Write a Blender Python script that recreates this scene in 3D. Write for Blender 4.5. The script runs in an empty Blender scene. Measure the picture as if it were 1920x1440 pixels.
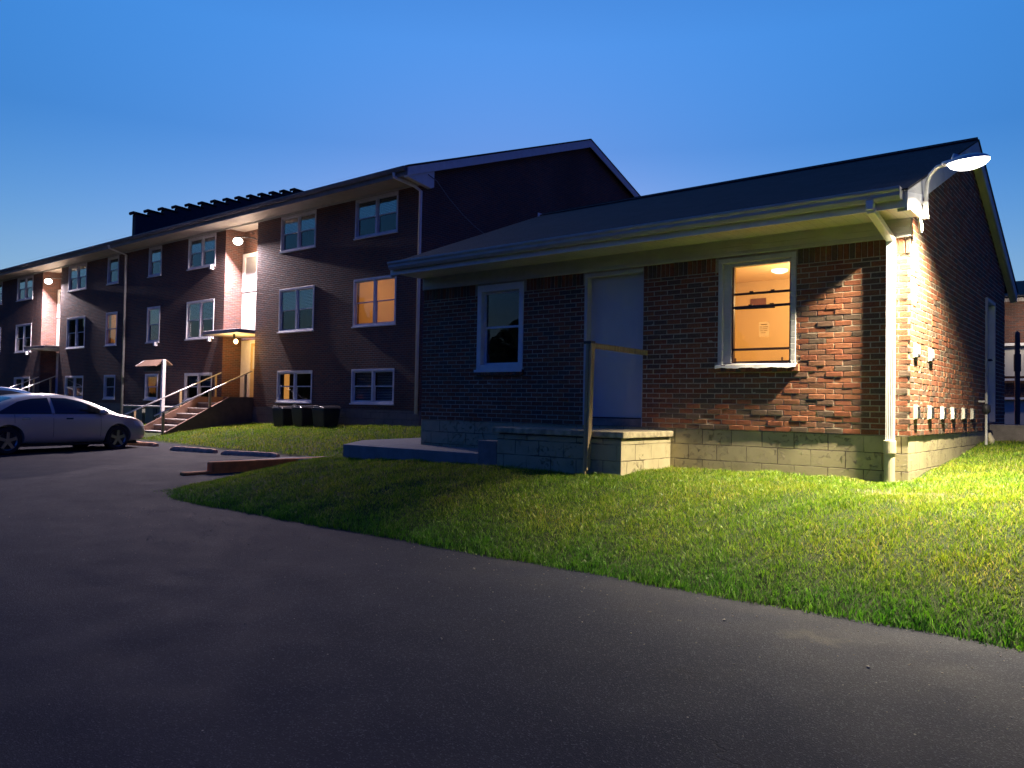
import bpy, bmesh, math, random
import numpy as np
from mathutils import Vector, Matrix, Euler
random.seed(7); rng = np.random.default_rng(7)
R = math.radians
sc = bpy.context.scene
COL = sc.collection
OFF = {}

# ------------------------------------------------------------------ helpers
class MB:
    def __init__(s): s.v = []; s.f = []; s.m = []
    def face(s, pts, mi=0):
        n = len(s.v); s.v.extend([tuple(p) for p in pts]); s.f.append(tuple(range(n, n+len(pts)))); s.m.append(mi)
    def add(s, vs, fs, mi=0):
        n = len(s.v); s.v.extend([tuple(p) for p in vs])
        for f in fs: s.f.append(tuple(i+n for i in f)); s.m.append(mi)
    def box(s, x0, x1, y0, y1, z0, z1, mi=0, skip=''):
        v = [(x0,y0,z0),(x1,y0,z0),(x1,y1,z0),(x0,y1,z0),(x0,y0,z1),(x1,y0,z1),(x1,y1,z1),(x0,y1,z1)]
        f = [(0,3,2,1),(4,5,6,7),(0,1,5,4),(1,2,6,5),(2,3,7,6),(3,0,4,7)]
        s.add(v, f, mi)
    def obox(s, c, ax, ay, az, mi=0):      # oriented box: centre and three half-axis vectors
        c, ax, ay, az = map(Vector, (c, ax, ay, az))
        v = [c+sx*ax+sy*ay+sz*az for sz in (-1,1) for sx, sy in ((-1,-1),(1,-1),(1,1),(-1,1))]
        s.add(v, [(0,3,2,1),(4,5,6,7),(0,1,5,4),(1,2,6,5),(2,3,7,6),(3,0,4,7)], mi)
    def bar(s, a, b, w, h, up=(0,0,1), mi=0):
        a, b = Vector(a), Vector(b); d = (b-a); L = d.length; d.normalize()
        up = Vector(up); x = d.cross(up)
        if x.length < 1e-4: x = d.cross(Vector((0,1,0)))
        x.normalize(); z = x.cross(d).normalized()
        s.obox((a+b)/2, x*w/2, d*L/2, z*h/2, mi)
    def tube(s, pts, r, n=10, mi=0, caps=True):
        pts = [Vector(p) for p in pts]; rs = r if isinstance(r, (list, tuple)) else [r]*len(pts)
        rings = []; prev = None
        for i, p in enumerate(pts):
            d = (pts[min(i+1, len(pts)-1)]-pts[max(i-1, 0)]).normalized()
            if prev is None:
                a = d.cross(Vector((0,0,1)))
                if a.length < 1e-3: a = d.cross(Vector((1,0,0)))
            else: a = prev-d*prev.dot(d)
            a.normalize(); prev = a; b = d.cross(a)
            rings.append([p+(a*math.cos(t)+b*math.sin(t))*rs[i] for t in [2*math.pi*k/n for k in range(n)]])
        vs = [q for rr in rings for q in rr]; fs = []
        for i in range(len(rings)-1):
            for k in range(n):
                k2 = (k+1) % n; fs.append((i*n+k, i*n+k2, (i+1)*n+k2, (i+1)*n+k))
        if caps: fs.append(tuple(range(n))[::-1]); fs.append(tuple((len(rings)-1)*n+k for k in range(n)))
        s.add(vs, fs, mi)
    def prism(s, prof, axis, a, b, mi=0):  # closed 2-D outline swept along one axis; prof in the other two axes' order
        def P(u, v, w):
            return (w,u,v) if axis == 'x' else ((u,w,v) if axis == 'y' else (u,v,w))
        n = len(prof); vs = [P(u, v, a) for u, v in prof]+[P(u, v, b) for u, v in prof]
        fs = [(k, (k+1) % n, n+(k+1) % n, n+k) for k in range(n)]
        fs += [tuple(range(n))[::-1], tuple(range(n, 2*n))]
        s.add(vs, fs, mi)
    def build(s, name, mats, parent=None, smooth=False, bevel=0, seg=2, local=False, fix=True):
        off = Vector((0,0,0)) if (parent is None or local) else OFF.get(parent, Vector((0,0,0)))
        me = bpy.data.meshes.new(name)
        me.from_pydata([tuple(Vector(v)-off) for v in s.v], [], s.f)
        if not isinstance(mats, (list, tuple)): mats = [mats]
        for m in mats: me.materials.append(m)
        if len(mats) > 1: me.polygons.foreach_set('material_index', s.m)
        if fix:
            bm = bmesh.new(); bm.from_mesh(me); bmesh.ops.recalc_face_normals(bm, faces=bm.faces[:]); bm.to_mesh(me); bm.free()
        if smooth: me.polygons.foreach_set('use_smooth', [True]*len(me.polygons))
        o = bpy.data.objects.new(name, me); COL.objects.link(o)
        if parent is not None: o.parent = parent; OFF[o] = OFF.get(parent, Vector((0,0,0)))
        if bevel:
            b = o.modifiers.new('bevel', 'BEVEL'); b.width = bevel; b.segments = seg; b.limit_method = 'ANGLE'; b.angle_limit = R(40)
        return o

def thing(name, label, cat, loc=(0,0,0), rz=0, group=None):
    o = bpy.data.objects.new(name, None); COL.objects.link(o); o.empty_display_size = .2
    o.location = loc; o.rotation_euler = (0,0,rz); OFF[o] = Vector(loc)
    return tag(o, label, cat, group)
def tag(o, label, cat, group=None, kind=None):
    o['label'] = label; o['category'] = cat
    if group: o['group'] = group
    if kind: o['kind'] = kind
    return o
def struct(o): o['kind'] = 'structure'; return o
def sstep(a, b, x):
    t = np.clip((x-a)/(b-a), 0, 1); return t*t*(3-2*t)

# ------------------------------------------------------------------ materials
class NT:
    def __init__(s, name):
        s.m = bpy.data.materials.new(name); s.m.use_nodes = True; s.t = s.m.node_tree
        s.p = s.t.nodes['Principled BSDF']; s.out = s.t.nodes['Material Output']
    def n(s, ty, **kw):
        nd = s.t.nodes.new(ty)
        for k, v in kw.items():
            if k in nd.inputs.keys(): nd.inputs[k].default_value = v
            else: setattr(nd, k, v)
        return nd
    def l(s, a, b): s.t.links.new(a, b)
    def pos(s): return s.n('ShaderNodeNewGeometry').outputs['Position']
    def math(s, op, a, b=None, c=None):
        nd = s.n('ShaderNodeMath', operation=op)
        for i, x in enumerate((a, b, c)):
            if x is None: continue
            if isinstance(x, (int, float)): nd.inputs[i].default_value = x
            else: s.l(x, nd.inputs[i])
        return nd.outputs[0]
    def noise(s, scale, detail=3, rough=.55, vec=None, dist=0):
        nd = s.n('ShaderNodeTexNoise', Scale=scale, Detail=detail, Roughness=rough, Distortion=dist)
        s.l(vec if vec is not None else s.pos(), nd.inputs['Vector']); return nd.outputs['Fac']
    def ramp(s, fac, stops, interp='LINEAR'):
        nd = s.n('ShaderNodeValToRGB'); cr = nd.color_ramp; cr.interpolation = interp
        while len(cr.elements) < len(stops): cr.elements.new(.5)
        for e, (p, c) in zip(cr.elements, stops):
            e.position = p; e.color = (*c, 1) if isinstance(c, tuple) else (c, c, c, 1)
        s.l(fac, nd.inputs[0]); return nd.outputs[0]
    def mix(s, fac, a, b, mode='MIX'):
        nd = s.n('ShaderNodeMix', data_type='RGBA', blend_type=mode)
        for i, x in ((0, fac), (6, a), (7, b)):
            if isinstance(x, tuple): nd.inputs[i].default_value = (*x, 1)
            elif isinstance(x, (int, float)): nd.inputs[i].default_value = x
            else: s.l(x, nd.inputs[i])
        return nd.outputs[2]
    def bump(s, h, dist=.01, strength=1.0, normal=None):
        nd = s.n('ShaderNodeBump', Strength=strength, Distance=dist); s.l(h, nd.inputs['Height'])
        if normal: s.l(normal, nd.inputs['Normal'])
        return nd.outputs[0]
    def wallvec(s):    # (x+y, z) wall coordinates for axis-aligned walls
        sp = s.n('ShaderNodeSeparateXYZ'); s.l(s.pos(), sp.inputs[0])
        cb = s.n('ShaderNodeCombineXYZ'); s.l(s.math('ADD', sp.outputs[0], sp.outputs[1]), cb.inputs[0]); s.l(sp.outputs[2], cb.inputs[1])
        return cb.outputs[0], sp
    def set(s, color=None, rough=None, normal=None, **kw):
        if color is not None:
            if isinstance(color, tuple): s.p.inputs['Base Color'].default_value = (*color, 1)
            else: s.l(color, s.p.inputs['Base Color'])
        if rough is not None:
            if isinstance(rough, (int, float)): s.p.inputs['Roughness'].default_value = rough
            else: s.l(rough, s.p.inputs['Roughness'])
        if normal is not None: s.l(normal, s.p.inputs['Normal'])
        for k, v in kw.items(): s.p.inputs[k.replace('_', ' ')].default_value = v
        return s.m

def m_brick_geo():      # colour of one real brick, chosen per mesh island
    t = NT('near_brick'); isl = t.n('ShaderNodeNewGeometry').outputs['Random Per Island']
    c = t.ramp(isl, [(0,(.27,.082,.032)),(.16,(.30,.105,.042)),(.32,(.235,.07,.028)),(.46,(.15,.08,.048)),(.58,(.27,.105,.045)),(.70,(.13,.085,.055)),(.84,(.21,.088,.042)),(1,(.29,.12,.05))], 'CONSTANT')
    v = t.ramp(t.noise(38, 5), [(.3, .60), (.7, 1.05)])
    c = t.mix(1.0, c, v, 'MULTIPLY')
    c = t.mix(t.math('MULTIPLY', t.ramp(t.noise(90, 2), [(.66, 0.0), (.72, 1.0)]), .35), c, (.5,.45,.36))
    return t.set(c, .85, t.bump(t.noise(70, 6, .7), .006, .9))
def m_mortar():
    t = NT('mortar'); c = t.ramp(t.noise(25, 5), [(.3,(.36,.31,.22)),(.7,(.50,.43,.32))])
    return t.set(c, .95, t.bump(t.noise(160, 4, .7), .004))
def m_brick_far():
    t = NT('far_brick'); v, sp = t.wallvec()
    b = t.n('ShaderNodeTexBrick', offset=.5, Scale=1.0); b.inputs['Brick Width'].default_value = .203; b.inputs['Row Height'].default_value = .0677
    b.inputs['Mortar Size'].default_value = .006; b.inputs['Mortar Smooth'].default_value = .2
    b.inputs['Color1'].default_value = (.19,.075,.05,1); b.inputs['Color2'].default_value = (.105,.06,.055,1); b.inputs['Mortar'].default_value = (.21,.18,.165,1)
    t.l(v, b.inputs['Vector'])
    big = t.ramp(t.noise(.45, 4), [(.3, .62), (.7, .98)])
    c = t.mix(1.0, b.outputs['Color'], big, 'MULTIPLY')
    # uneven brick rows: height varies from brick to brick
    sn = t.n('ShaderNodeVectorMath', operation='MULTIPLY'); t.l(v, sn.inputs[0]); sn.inputs[1].default_value = (1/.203, 1/.0677, 1)
    fl = t.n('ShaderNodeVectorMath', operation='FLOOR'); t.l(sn.outputs[0], fl.inputs[0])
    wn = t.n('ShaderNodeTexWhiteNoise', noise_dimensions='3D'); t.l(fl.outputs[0], wn.inputs[0])
    h = t.math('ADD', t.math('MULTIPLY', t.math('SUBTRACT', 1.0, b.outputs['Fac']), .6), t.math('MULTIPLY', wn.outputs['Value'], .7))
    h = t.math('ADD', h, t.math('MULTIPLY', t.noise(30, 4), .5))
    return t.set(c, .9, t.bump(h, .014))
def m_block(name, ca, cb, peel=True):   # painted concrete block foundation
    t = NT(name); v, sp = t.wallvec()
    mp = t.n('ShaderNodeMapping'); mp.inputs['Location'].default_value = (.07,-.04,0); t.l(v, mp.inputs[0])
    wob = t.n('ShaderNodeVectorMath', operation='ADD'); t.l(mp.outputs[0], wob.inputs[0])
    nz = t.n('ShaderNodeTexNoise', Scale=9.0); t.l(t.pos(), nz.inputs['Vector'])
    sb = t.n('ShaderNodeVectorMath', operation='SCALE'); t.l(nz.outputs['Color'], sb.inputs[0]); sb.inputs['Scale'].default_value = .012; t.l(sb.outputs[0], wob.inputs[1])
    b = t.n('ShaderNodeTexBrick', offset=.5, Scale=1.0); b.inputs['Brick Width'].default_value = .406; b.inputs['Row Height'].default_value = .203
    b.inputs['Mortar Size'].default_value = .006; b.inputs['Mortar Smooth'].default_value = .5
    t.l(wob.outputs[0], b.inputs['Vector'])
    c = t.ramp(t.noise(3.0, 6), [(.3, ca), (.7, cb)])
    dirt = t.ramp(t.noise(7, 6, .7), [(.55, 1.0), (.75, .72)])
    c = t.mix(1.0, c, dirt, 'MULTIPLY')
    lumps = t.ramp(t.noise(16, 6, .7, dist=.6), [(.56, 0.0), (.64, 1.0)])
    sel = t.ramp(t.noise(1.1, 2), [(.47, 0.0), (.55, 1.0)])
    lum = t.math('MULTIPLY', lumps, sel)
    cracks = t.math('MULTIPLY', b.outputs['Fac'], t.ramp(t.noise(2.2, 4), [(.40, .0), (.5, .95)]))
    c = t.mix(cracks, c, (.07,.055,.035))
    h = t.math('SUBTRACT', t.math('ADD', t.math('MULTIPLY', t.noise(120, 3), .06), t.math('MULTIPLY', lum, 1.3)), t.math('MULTIPLY', b.outputs['Fac'], .8))
    return t.set(c, .8, t.bump(h, .03))
def m_plain(name, col, rough=.6, var=.12, scale=6, bump=0, bscale=80, **kw):
    t = NT(name); n = t.ramp(t.noise(scale, 5), [(.3, 1-var), (.7, 1+var)])
    c = t.mix(1.0, col, n, 'MULTIPLY')
    return t.set(c, rough, t.bump(t.noise(bscale, 4), bump) if bump else None, **kw)
def m_siding(name, col):   # painted white trim with fine horizontal joints
    t = NT(name); sp = t.n('ShaderNodeSeparateXYZ'); t.l(t.pos(), sp.inputs[0])
    n = t.ramp(t.noise(4, 5), [(.3, .86), (.7, 1.05)]); c = t.mix(1.0, col, n, 'MULTIPLY')
    f = t.math('FRACT', t.math('MULTIPLY', sp.outputs[2], 14.0))
    return t.set(c, .55, t.bump(t.ramp(f, [(0, 0.0), (.08, 1.0), (.9, 1.0), (1, 0.0)]), .004))
def m_soffit(name, col):
    t = NT(name); sp = t.n('ShaderNodeSeparateXYZ'); t.l(t.pos(), sp.inputs[0])
    f = t.math('FRACT', t.math('MULTIPLY', sp.outputs[0], 8.0))
    g = t.ramp(f, [(0, .72), (.06, 1.0), (.94, 1.0), (1, .72)])
    c = t.mix(1.0, col, g, 'MULTIPLY')
    c = t.mix(1.0, c, t.ramp(t.noise(3, 4), [(.3, .85), (.7, 1.05)]), 'MULTIPLY')
    return t.set(c, .6, t.bump(g, .004))
def m_shingle():
    t = NT('shingle'); sp = t.n('ShaderNodeSeparateXYZ'); t.l(t.pos(), sp.inputs[0])
    cb = t.n('ShaderNodeCombineXYZ'); t.l(sp.outputs[0], cb.inputs[0]); t.l(t.math('MULTIPLY', sp.outputs[2], 2.6), cb.inputs[1])
    b = t.n('ShaderNodeTexBrick', offset=.37, Scale=1.0); b.inputs['Brick Width'].default_value = .3; b.inputs['Row Height'].default_value = .14
    b.inputs['Mortar Size'].default_value = .006
    b.inputs['Color1'].default_value = (.03,.029,.034,1); b.inputs['Color2'].default_value = (.018,.018,.022,1); b.inputs['Mortar'].default_value = (.012,.012,.014,1)
    t.l(cb.outputs[0], b.inputs['Vector'])
    c = t.mix(1.0, b.outputs['Color'], t.ramp(t.noise(140, 2), [(.3, .6), (.7, 1.5)]), 'MULTIPLY')
    return t.set(c, .9, t.bump(t.math('SUBTRACT', t.noise(140, 2), b.outputs['Fac']), .006))
def m_asphalt():
    t = NT('asphalt')
    base = t.ramp(t.noise(.35, 5, .6), [(.3,(.0125,.0158,.0290)),(.7,(.0150,.0190,.034))])
    patch = t.ramp(t.noise(1.3, 6, .65, dist=.4), [(.3, .90), (.7, 1.08)])
    c = t.mix(1.0, base, patch, 'MULTIPLY')
    # sandy dust where the lawn washes onto the driveway edge
    sp = t.n('ShaderNodeSeparateXYZ'); t.l(t.pos(), sp.inputs[0])
    d = t.math('ADD', sp.outputs[1], t.math('MULTIPLY', t.noise(1.2, 5), 1.5))
    dust = t.math('MULTIPLY', t.ramp(t.math('MULTIPLY', t.math('ADD', d, 4.9), .5), [(.35, 0.0), (.8, 1.0)]), t.ramp(t.noise(.9, 5, .65), [(.4, .05), (.62, .7)]))
    c = t.mix(t.math('MULTIPLY', dust, .4), c, (.065,.06,.055))
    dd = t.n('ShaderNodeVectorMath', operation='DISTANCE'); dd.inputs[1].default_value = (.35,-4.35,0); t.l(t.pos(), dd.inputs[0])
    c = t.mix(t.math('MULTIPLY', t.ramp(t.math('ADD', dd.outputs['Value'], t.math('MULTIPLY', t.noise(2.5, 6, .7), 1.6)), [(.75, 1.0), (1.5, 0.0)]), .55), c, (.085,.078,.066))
    vo = t.n('ShaderNodeTexVoronoi', Scale=150.0); t.l(t.pos(), vo.inputs['Vector'])
    st = t.ramp(vo.outputs['Color'], [(.76, 0.0), (.84, 1.0)])
    c = t.mix(t.math('MULTIPLY', st, .6), c, (.10,.105,.125))
    v2 = t.n('ShaderNodeTexVoronoi', Scale=30.0); t.l(t.pos(), v2.inputs['Vector'])
    s2 = t.math('MULTIPLY', t.ramp(v2.outputs['Color'], [(.93, 0.0), (.95, 1.0)]), t.ramp(v2.outputs['Distance'], [(.14, 1.0), (.2, 0.0)]))
    c = t.mix(t.math('MULTIPLY', s2, .7), c, (.42,.39,.34))
    c = t.mix(t.math('MULTIPLY', t.ramp(t.noise(60, 4, .7), [(.3, 1.0), (.45, 0.0)]), .5), c, (.018,.018,.02))
    # hairline cracks
    v3 = t.n('ShaderNodeTexVoronoi', feature='DISTANCE_TO_EDGE', Scale=.42)
    wv = t.n('ShaderNodeVectorMath', operation='ADD'); t.l(t.pos(), wv.inputs[0])
    nn = t.n('ShaderNodeTexNoise', Scale=2.2, Detail=6.0); t.l(t.pos(), nn.inputs['Vector'])
    sc_ = t.n('ShaderNodeVectorMath', operation='SCALE'); t.l(nn.outputs['Color'], sc_.inputs[0]); sc_.inputs['Scale'].default_value = .9; t.l(sc_.outputs[0], wv.inputs[1])
    t.l(wv.outputs[0], v3.inputs['Vector'])
    cr = t.math('MULTIPLY', t.ramp(v3.outputs['Distance'], [(.0, 1.0), (.006, 0.0)]), t.ramp(t.noise(.6, 3), [(.6, 0.0), (.66, 1.0)]))
    c = t.mix(t.math('MULTIPLY', cr, .6), c, (.012,.012,.014))
    h = t.math('ADD', t.math('MULTIPLY', vo.outputs['Distance'], 1.2), t.math('ADD', t.math('MULTIPLY', t.noise(40, 5), .5), t.math('MULTIPLY', s2, 1.3)))
    h = t.math('SUBTRACT', h, t.math('MULTIPLY', cr, 1.5))
    return t.set(c, t.ramp(t.noise(2, 4), [(.3, .82), (.7, .92)]), t.bump(h, .004, .8), Specular_IOR_Level=.22)
def m_soil():
    t = NT('lawn_soil'); c = t.ramp(t.noise(14, 6, .7), [(.3,(.022,.042,.004)),(.52,(.034,.058,.007)),(.75,(.065,.060,.022))])
    sb_ = t.n('ShaderNodeVectorMath', operation='DISTANCE'); sb_.inputs[1].default_value = (.15,-.95,.6); t.l(t.pos(), sb_.inputs[0])
    c = t.mix(t.ramp(t.math('ADD', sb_.outputs['Value'], t.math('MULTIPLY', t.noise(6, 4), .5)), [(.5, 1.0), (.9, 0.0)]), c, (.13,.11,.055))
    return t.set(c, .95, t.bump(t.noise(50, 6, .8), .03))
def m_grass():
    t = NT('grass_blade'); isl = t.n('ShaderNodeNewGeometry').outputs['Random Per Island']
    c = t.ramp(isl, [(0,(.03,.07,.006)),(.25,(.12,.25,.010)),(.55,(.25,.39,.016)),(.82,(.34,.45,.025)),(.93,(.42,.38,.09)),(1,(.48,.42,.17))])
    dry = t.ramp(t.noise(.9, 5, .6), [(.40,(.8,.95,.8)),(.5,(1.0,1.0,1.0)),(.68,(1.25,1.05,1.1))])
    c = t.mix(1.0, c, dry, 'MULTIPLY')
    sp = t.n('ShaderNodeSeparateXYZ'); t.l(t.pos(), sp.inputs[0])     # lush green strip along the driveway, drier olive turf up the slope
    q = t.math('ADD', t.math('MULTIPLY', t.math('ADD', sp.outputs[1], 3.7), .75), t.math('MULTIPLY', t.noise(1.4, 4), .7))
    c = t.mix(1.0, c, t.ramp(q, [(.45,(.45,.82,.8)),(.95,(1.0,1.0,1.0))]), 'MULTIPLY')
    d = t.n('ShaderNodeBsdfDiffuse'); tr = t.n('ShaderNodeBsdfTranslucent'); gl = t.n('ShaderNodeBsdfGlossy', Roughness=.45)
    t.l(c, d.inputs[0]); t.l(c, tr.inputs[0]); gl.inputs[0].default_value = (.7,.75,.6,1)
    m1 = t.n('ShaderNodeMixShader', Fac=.45); t.l(d.outputs[0], m1.inputs[1]); t.l(tr.outputs[0], m1.inputs[2])
    m2 = t.n('ShaderNodeMixShader', Fac=.04); t.l(m1.outputs[0], m2.inputs[1]); t.l(gl.outputs[0], m2.inputs[2])
    t.l(m2.outputs[0], t.out.inputs[0]); return t.m
def m_glass(name='window_glass', refl=.16, tint=(.9,.93,.95)):
    t = NT(name); tr = t.n('ShaderNodeBsdfTransparent'); tr.inputs[0].default_value = (*tint, 1)
    gl = t.n('ShaderNodeBsdfGlossy', Roughness=.015); gl.inputs[0].default_value = (1,1,1,1)
    fr = t.n('ShaderNodeLayerWeight', Blend=.5)
    f = t.math('MINIMUM', t.math('ADD', t.math('POWER', fr.outputs['Facing'], 4.0), refl*.5), 1.0)
    t.l(t.bump(t.noise(1.5, 2), .02, .25), gl.inputs['Normal'])
    m = t.n('ShaderNodeMixShader'); t.l(f, m.inputs[0]); t.l(tr.outputs[0], m.inputs[1]); t.l(gl.outputs[0], m.inputs[2])
    t.l(m.outputs[0], t.out.inputs[0]); return t.m
def m_emit(name, col, s):
    t = NT(name); e = t.n('ShaderNodeEmission', Strength=s); e.inputs[0].default_value = (*col, 1); t.l(e.outputs[0], t.out.inputs[0]); return t.m
def m_wood(name, col):
    t = NT(name); mp = t.n('ShaderNodeMapping'); mp.inputs['Scale'].default_value = (30,30,1.5); t.l(t.pos(), mp.inputs[0])
    n = t.noise(1.0, 6, .6, vec=mp.outputs[0]); c = t.mix(1.0, col, t.ramp(n, [(.3, .55), (.7, 1.25)]), 'MULTIPLY')
    return t.set(c, .85, t.bump(n, .01))
def m_paper():
    t = NT('paper'); tr = t.n('ShaderNodeBsdfTranslucent'); tr.inputs[0].default_value = (.85,.8,.7,1); tp = t.n('ShaderNodeBsdfTransparent'); mx = t.n('ShaderNodeMixShader', Fac=.6)
    t.l(tr.outputs[0], mx.inputs[1]); t.l(tp.outputs[0], mx.inputs[2]); t.l(mx.outputs[0], t.out.inputs[0]); return t.m
def m_leaf():
    t = NT('leaf'); isl = t.n('ShaderNodeNewGeometry').outputs['Random Per Island']
    return t.set(t.ramp(isl, [(0,(.03,.05,.02)),(1,(.08,.11,.04))]), .8)

M = dict(
 brick=m_brick_geo(), mortar=m_mortar(), farbrick=m_brick_far(),
 found=m_block('painted_block', (.38,.325,.185), (.48,.415,.24)), foundT=m_block('brown_block', (.17,.13,.115), (.23,.18,.155)),
 trim=m_siding('white_siding', (.55,.55,.53)), white=m_plain('white_paint', (.74,.74,.71), .5, .08, 5), vinyl=m_plain('white_vinyl', (.8,.8,.78), .35, .05, 5),
 soffit=m_soffit('soffit_panel', (.64,.62,.54)), shingle=m_shingle(), asphalt=m_asphalt(), soil=m_soil(), grass=m_grass(),
 glass=m_glass('window_glass', .10), mirror=m_glass('storm_glass', .34), screen=m_plain('insect_screen', (.03,.035,.045), .8, .05),
 concrete=m_plain('concrete', (.25,.235,.22), .85, .18, 5, .006, 60), darkcon=m_plain('old_concrete', (.22,.20,.18), .9, .25, 6, .008, 50),
 cap=m_plain('stained_cap', (.40,.34,.21), .85, .45, 11, .006, 60),
 step=m_plain('step_paint', (.17,.095,.065), .75, .2, 4, .003, 60), tread=m_plain('tread', (.42,.39,.35), .8, .15, 6, .003),
 orange=m_plain('edging_block', (.68,.20,.045), .85, .25, 5, .008, 50), stop=m_plain('parking_stop', (.72,.42,.25), .85, .4, 7, .01, 40),
 wood=m_wood('weathered_wood', (.46,.34,.18)), railm=m_plain('rail_paint', (.55,.48,.42), .5, .15, 8), galv=m_plain('painted_metal', (.62,.62,.60), .35, .1, 5, Metallic=.3),
 blackp=m_plain('black_plastic', (.018,.018,.022), .38, .2, 6), green=m_plain('unit_paint', (.16,.17,.14), .6, .15, 4), lid=m_plain('unit_lid', (.5,.5,.47), .5, .1, 4),
 dark=m_plain('dark_interior', (.012,.013,.018), .9), darkm=m_plain('dark_metal', (.03,.032,.04), .5), blind=m_plain('window_blind', (.30,.31,.32), .8, .08, 8),
 room=m_plain('room_paint', (.80,.62,.36), .8, .03, 2), panel=m_plain('stair_panel', (.60,.58,.52), .6, .08, 2), door=m_plain('door_paint', (.52,.53,.52), .45, .05, 2),
 yel=m_plain('door_yellow', (.55,.42,.20), .6, .1, 3), pvc=m_plain('pvc_pipe', (.52,.47,.31), .5, .12, 8, .002),
 carpaint=m_plain('car_paint', (.54,.50,.44), .3, .03, 2, Metallic=.35, Coat_Weight=.6), bluepaint=m_plain('blue_paint', (.02,.08,.22), .3, .03, 2, Metallic=.5, Coat_Weight=.6),
 carglass=m_plain('car_glass', (.015,.018,.02), .06, .02, 2, Specular_IOR_Level=.8), rubber=m_plain('rubber', (.02,.02,.02), .8), alloy=m_plain('alloy', (.30,.30,.31), .3, .05, 5, Metallic=.9),
 chrome=m_plain('chrome', (.8,.8,.8), .12, .02, 5, Metallic=1.0), redlens=m_plain('tail_lens', (.3,.01,.01), .2), lens=m_plain('head_lens', (.6,.62,.65), .1, .03, 4, Coat_Weight=.5),
 paper=m_paper(), ink=m_plain('ink', (.12,.08,.04), .8), leaf=m_leaf(), bark=m_plain('bark', (.06,.045,.03), .9, .3, 6, .02, 20),
 soffitT=m_soffit('aged_soffit', (.40,.37,.33)), frameT=m_plain('aged_vinyl', (.66,.66,.67), .5, .1, 5),
 gutterA=m_plain('gutter_paint', (.46,.46,.43), .5, .12, 4), gutterT=m_plain('aged_gutter', (.16,.16,.17), .55, .2, 4),
 ventp=m_plain('vent_plastic', (.42,.41,.36), .5, .1, 8),
 cable=m_plain('cable', (.25,.25,.27), .6), shingwood=m_wood('cedar_shingle', (.19,.11,.07)),
)
M['bulb'] = m_emit('lamp_led', (1,.94,.9), 2.2); M['bulbw'] = m_emit('lamp_warm', (1,.62,.22), 3); M['bulbc'] = m_emit('ceiling_bulb', (1,.82,.5), .6)
M['ledT'] = m_emit('lamp_led_far', (1,.93,.85), 3)

# ------------------------------------------------------------------ terrain
def zA(x, y):     # driveway and parking lot
    k = 1-sstep(-11.2, -8.5, x)
    return k*(.15*sstep(-6.0, -2.0, y)+.05*sstep(-1.5, 1.5, y))
EDX = [-10.8,-9.6,-8.0,14]; EDY = [-3.55,-3.70,-3.70,-3.70]
def yedge(x):     # front edge of the near lawn
    return np.interp(x, EDX, EDY)+.02*np.sin(x*2.3)+.015*np.sin(x*7.1+1)
def xleft(y): return np.interp(y, [-3.7,-3.0,-2.4,-1.8,1.3,2.0,6.6], [-10.35,-11.1,-11.38,-11.42,-11.42,-11.9,-13.0])
def zL(x, y):     # near lawn (bank in front of the small building, plateau beside it)
    t = np.clip((y-yedge(x))/2.5, 0, 1)
    H = np.interp(x, [-8.6,-5.0,0,3,8], [.57,.66,.67,.74,.85])+.045*np.clip(y+1.2, 0, 1.2)+.068*np.clip(y, 0, 6)*(x > -3)+.06*np.clip(y-.2, 0, 1.5)*(x < -7)
    front = H*(1-(1-t)**1.55)
    left = np.clip(.03+.125*(y+1.85), -.02, .5)+.02
    left = np.where(y > 1.2, np.interp(y, [1.2,2.0,6.5], [.42,.5,.75]), left)
    k = sstep(-11.6, -8.4, x)
    z = left*(1-k)+front*k
    z = np.where(y < -2.2, np.minimum(z, front), z)
    return z+.012*np.sin(x*3.1+y*1.7)*t+.01*np.sin(x*7.3-y*5.2)*t
def yTedge(x): return np.interp(x, [-60,-25.4,-21.7,-17.8,-16,-15,-13.4,-12.4], [2.5,2.5,2.35,1.9,1.8,1.85,1.75,1.4])+.04*np.sin(x*3)
def zT(x, y):     # bank below the apartment block
    t = np.clip((y-yTedge(x))/(6.6-yTedge(x)), 0, 1)
    top = np.interp(x, [-60,-32,-25,-21,-18,-14,-8], [.62,.62,.66,.74,.79,.87,.9])
    return .24+(top-.24)*(1-(1-t)**1.5)+.015*np.sin(x*1.9+y*1.1)*t

def sheet(name, xs, ys, fz, mat, keep=None, smooth=True):
    X, Y = np.meshgrid(xs, ys); Z = fz(X, Y); ny, nx = X.shape
    v = np.stack([X, Y, Z], -1).reshape(-1, 3); f = []
    for j in range(ny-1):
        for i in range(nx-1):
            if keep is None or keep((xs[i]+xs[i+1])/2, (ys[j]+ys[j+1])/2):
                a = j*nx+i; f.append((a, a+1, a+nx+1, a+nx))
    me = bpy.data.meshes.new(name); me.from_pydata(v.tolist(), [], f); me.materials.append(mat); me.validate()
    bm = bmesh.new(); bm.from_mesh(me); bmesh.ops.delete(bm, geom=[q for q in bm.verts if not q.link_faces], context='VERTS'); bm.to_mesh(me); bm.free()
    if smooth: me.polygons.foreach_set('use_smooth', [True]*len(me.polygons))
    o = bpy.data.objects.new(name, me); COL.objects.link(o); return o

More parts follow.
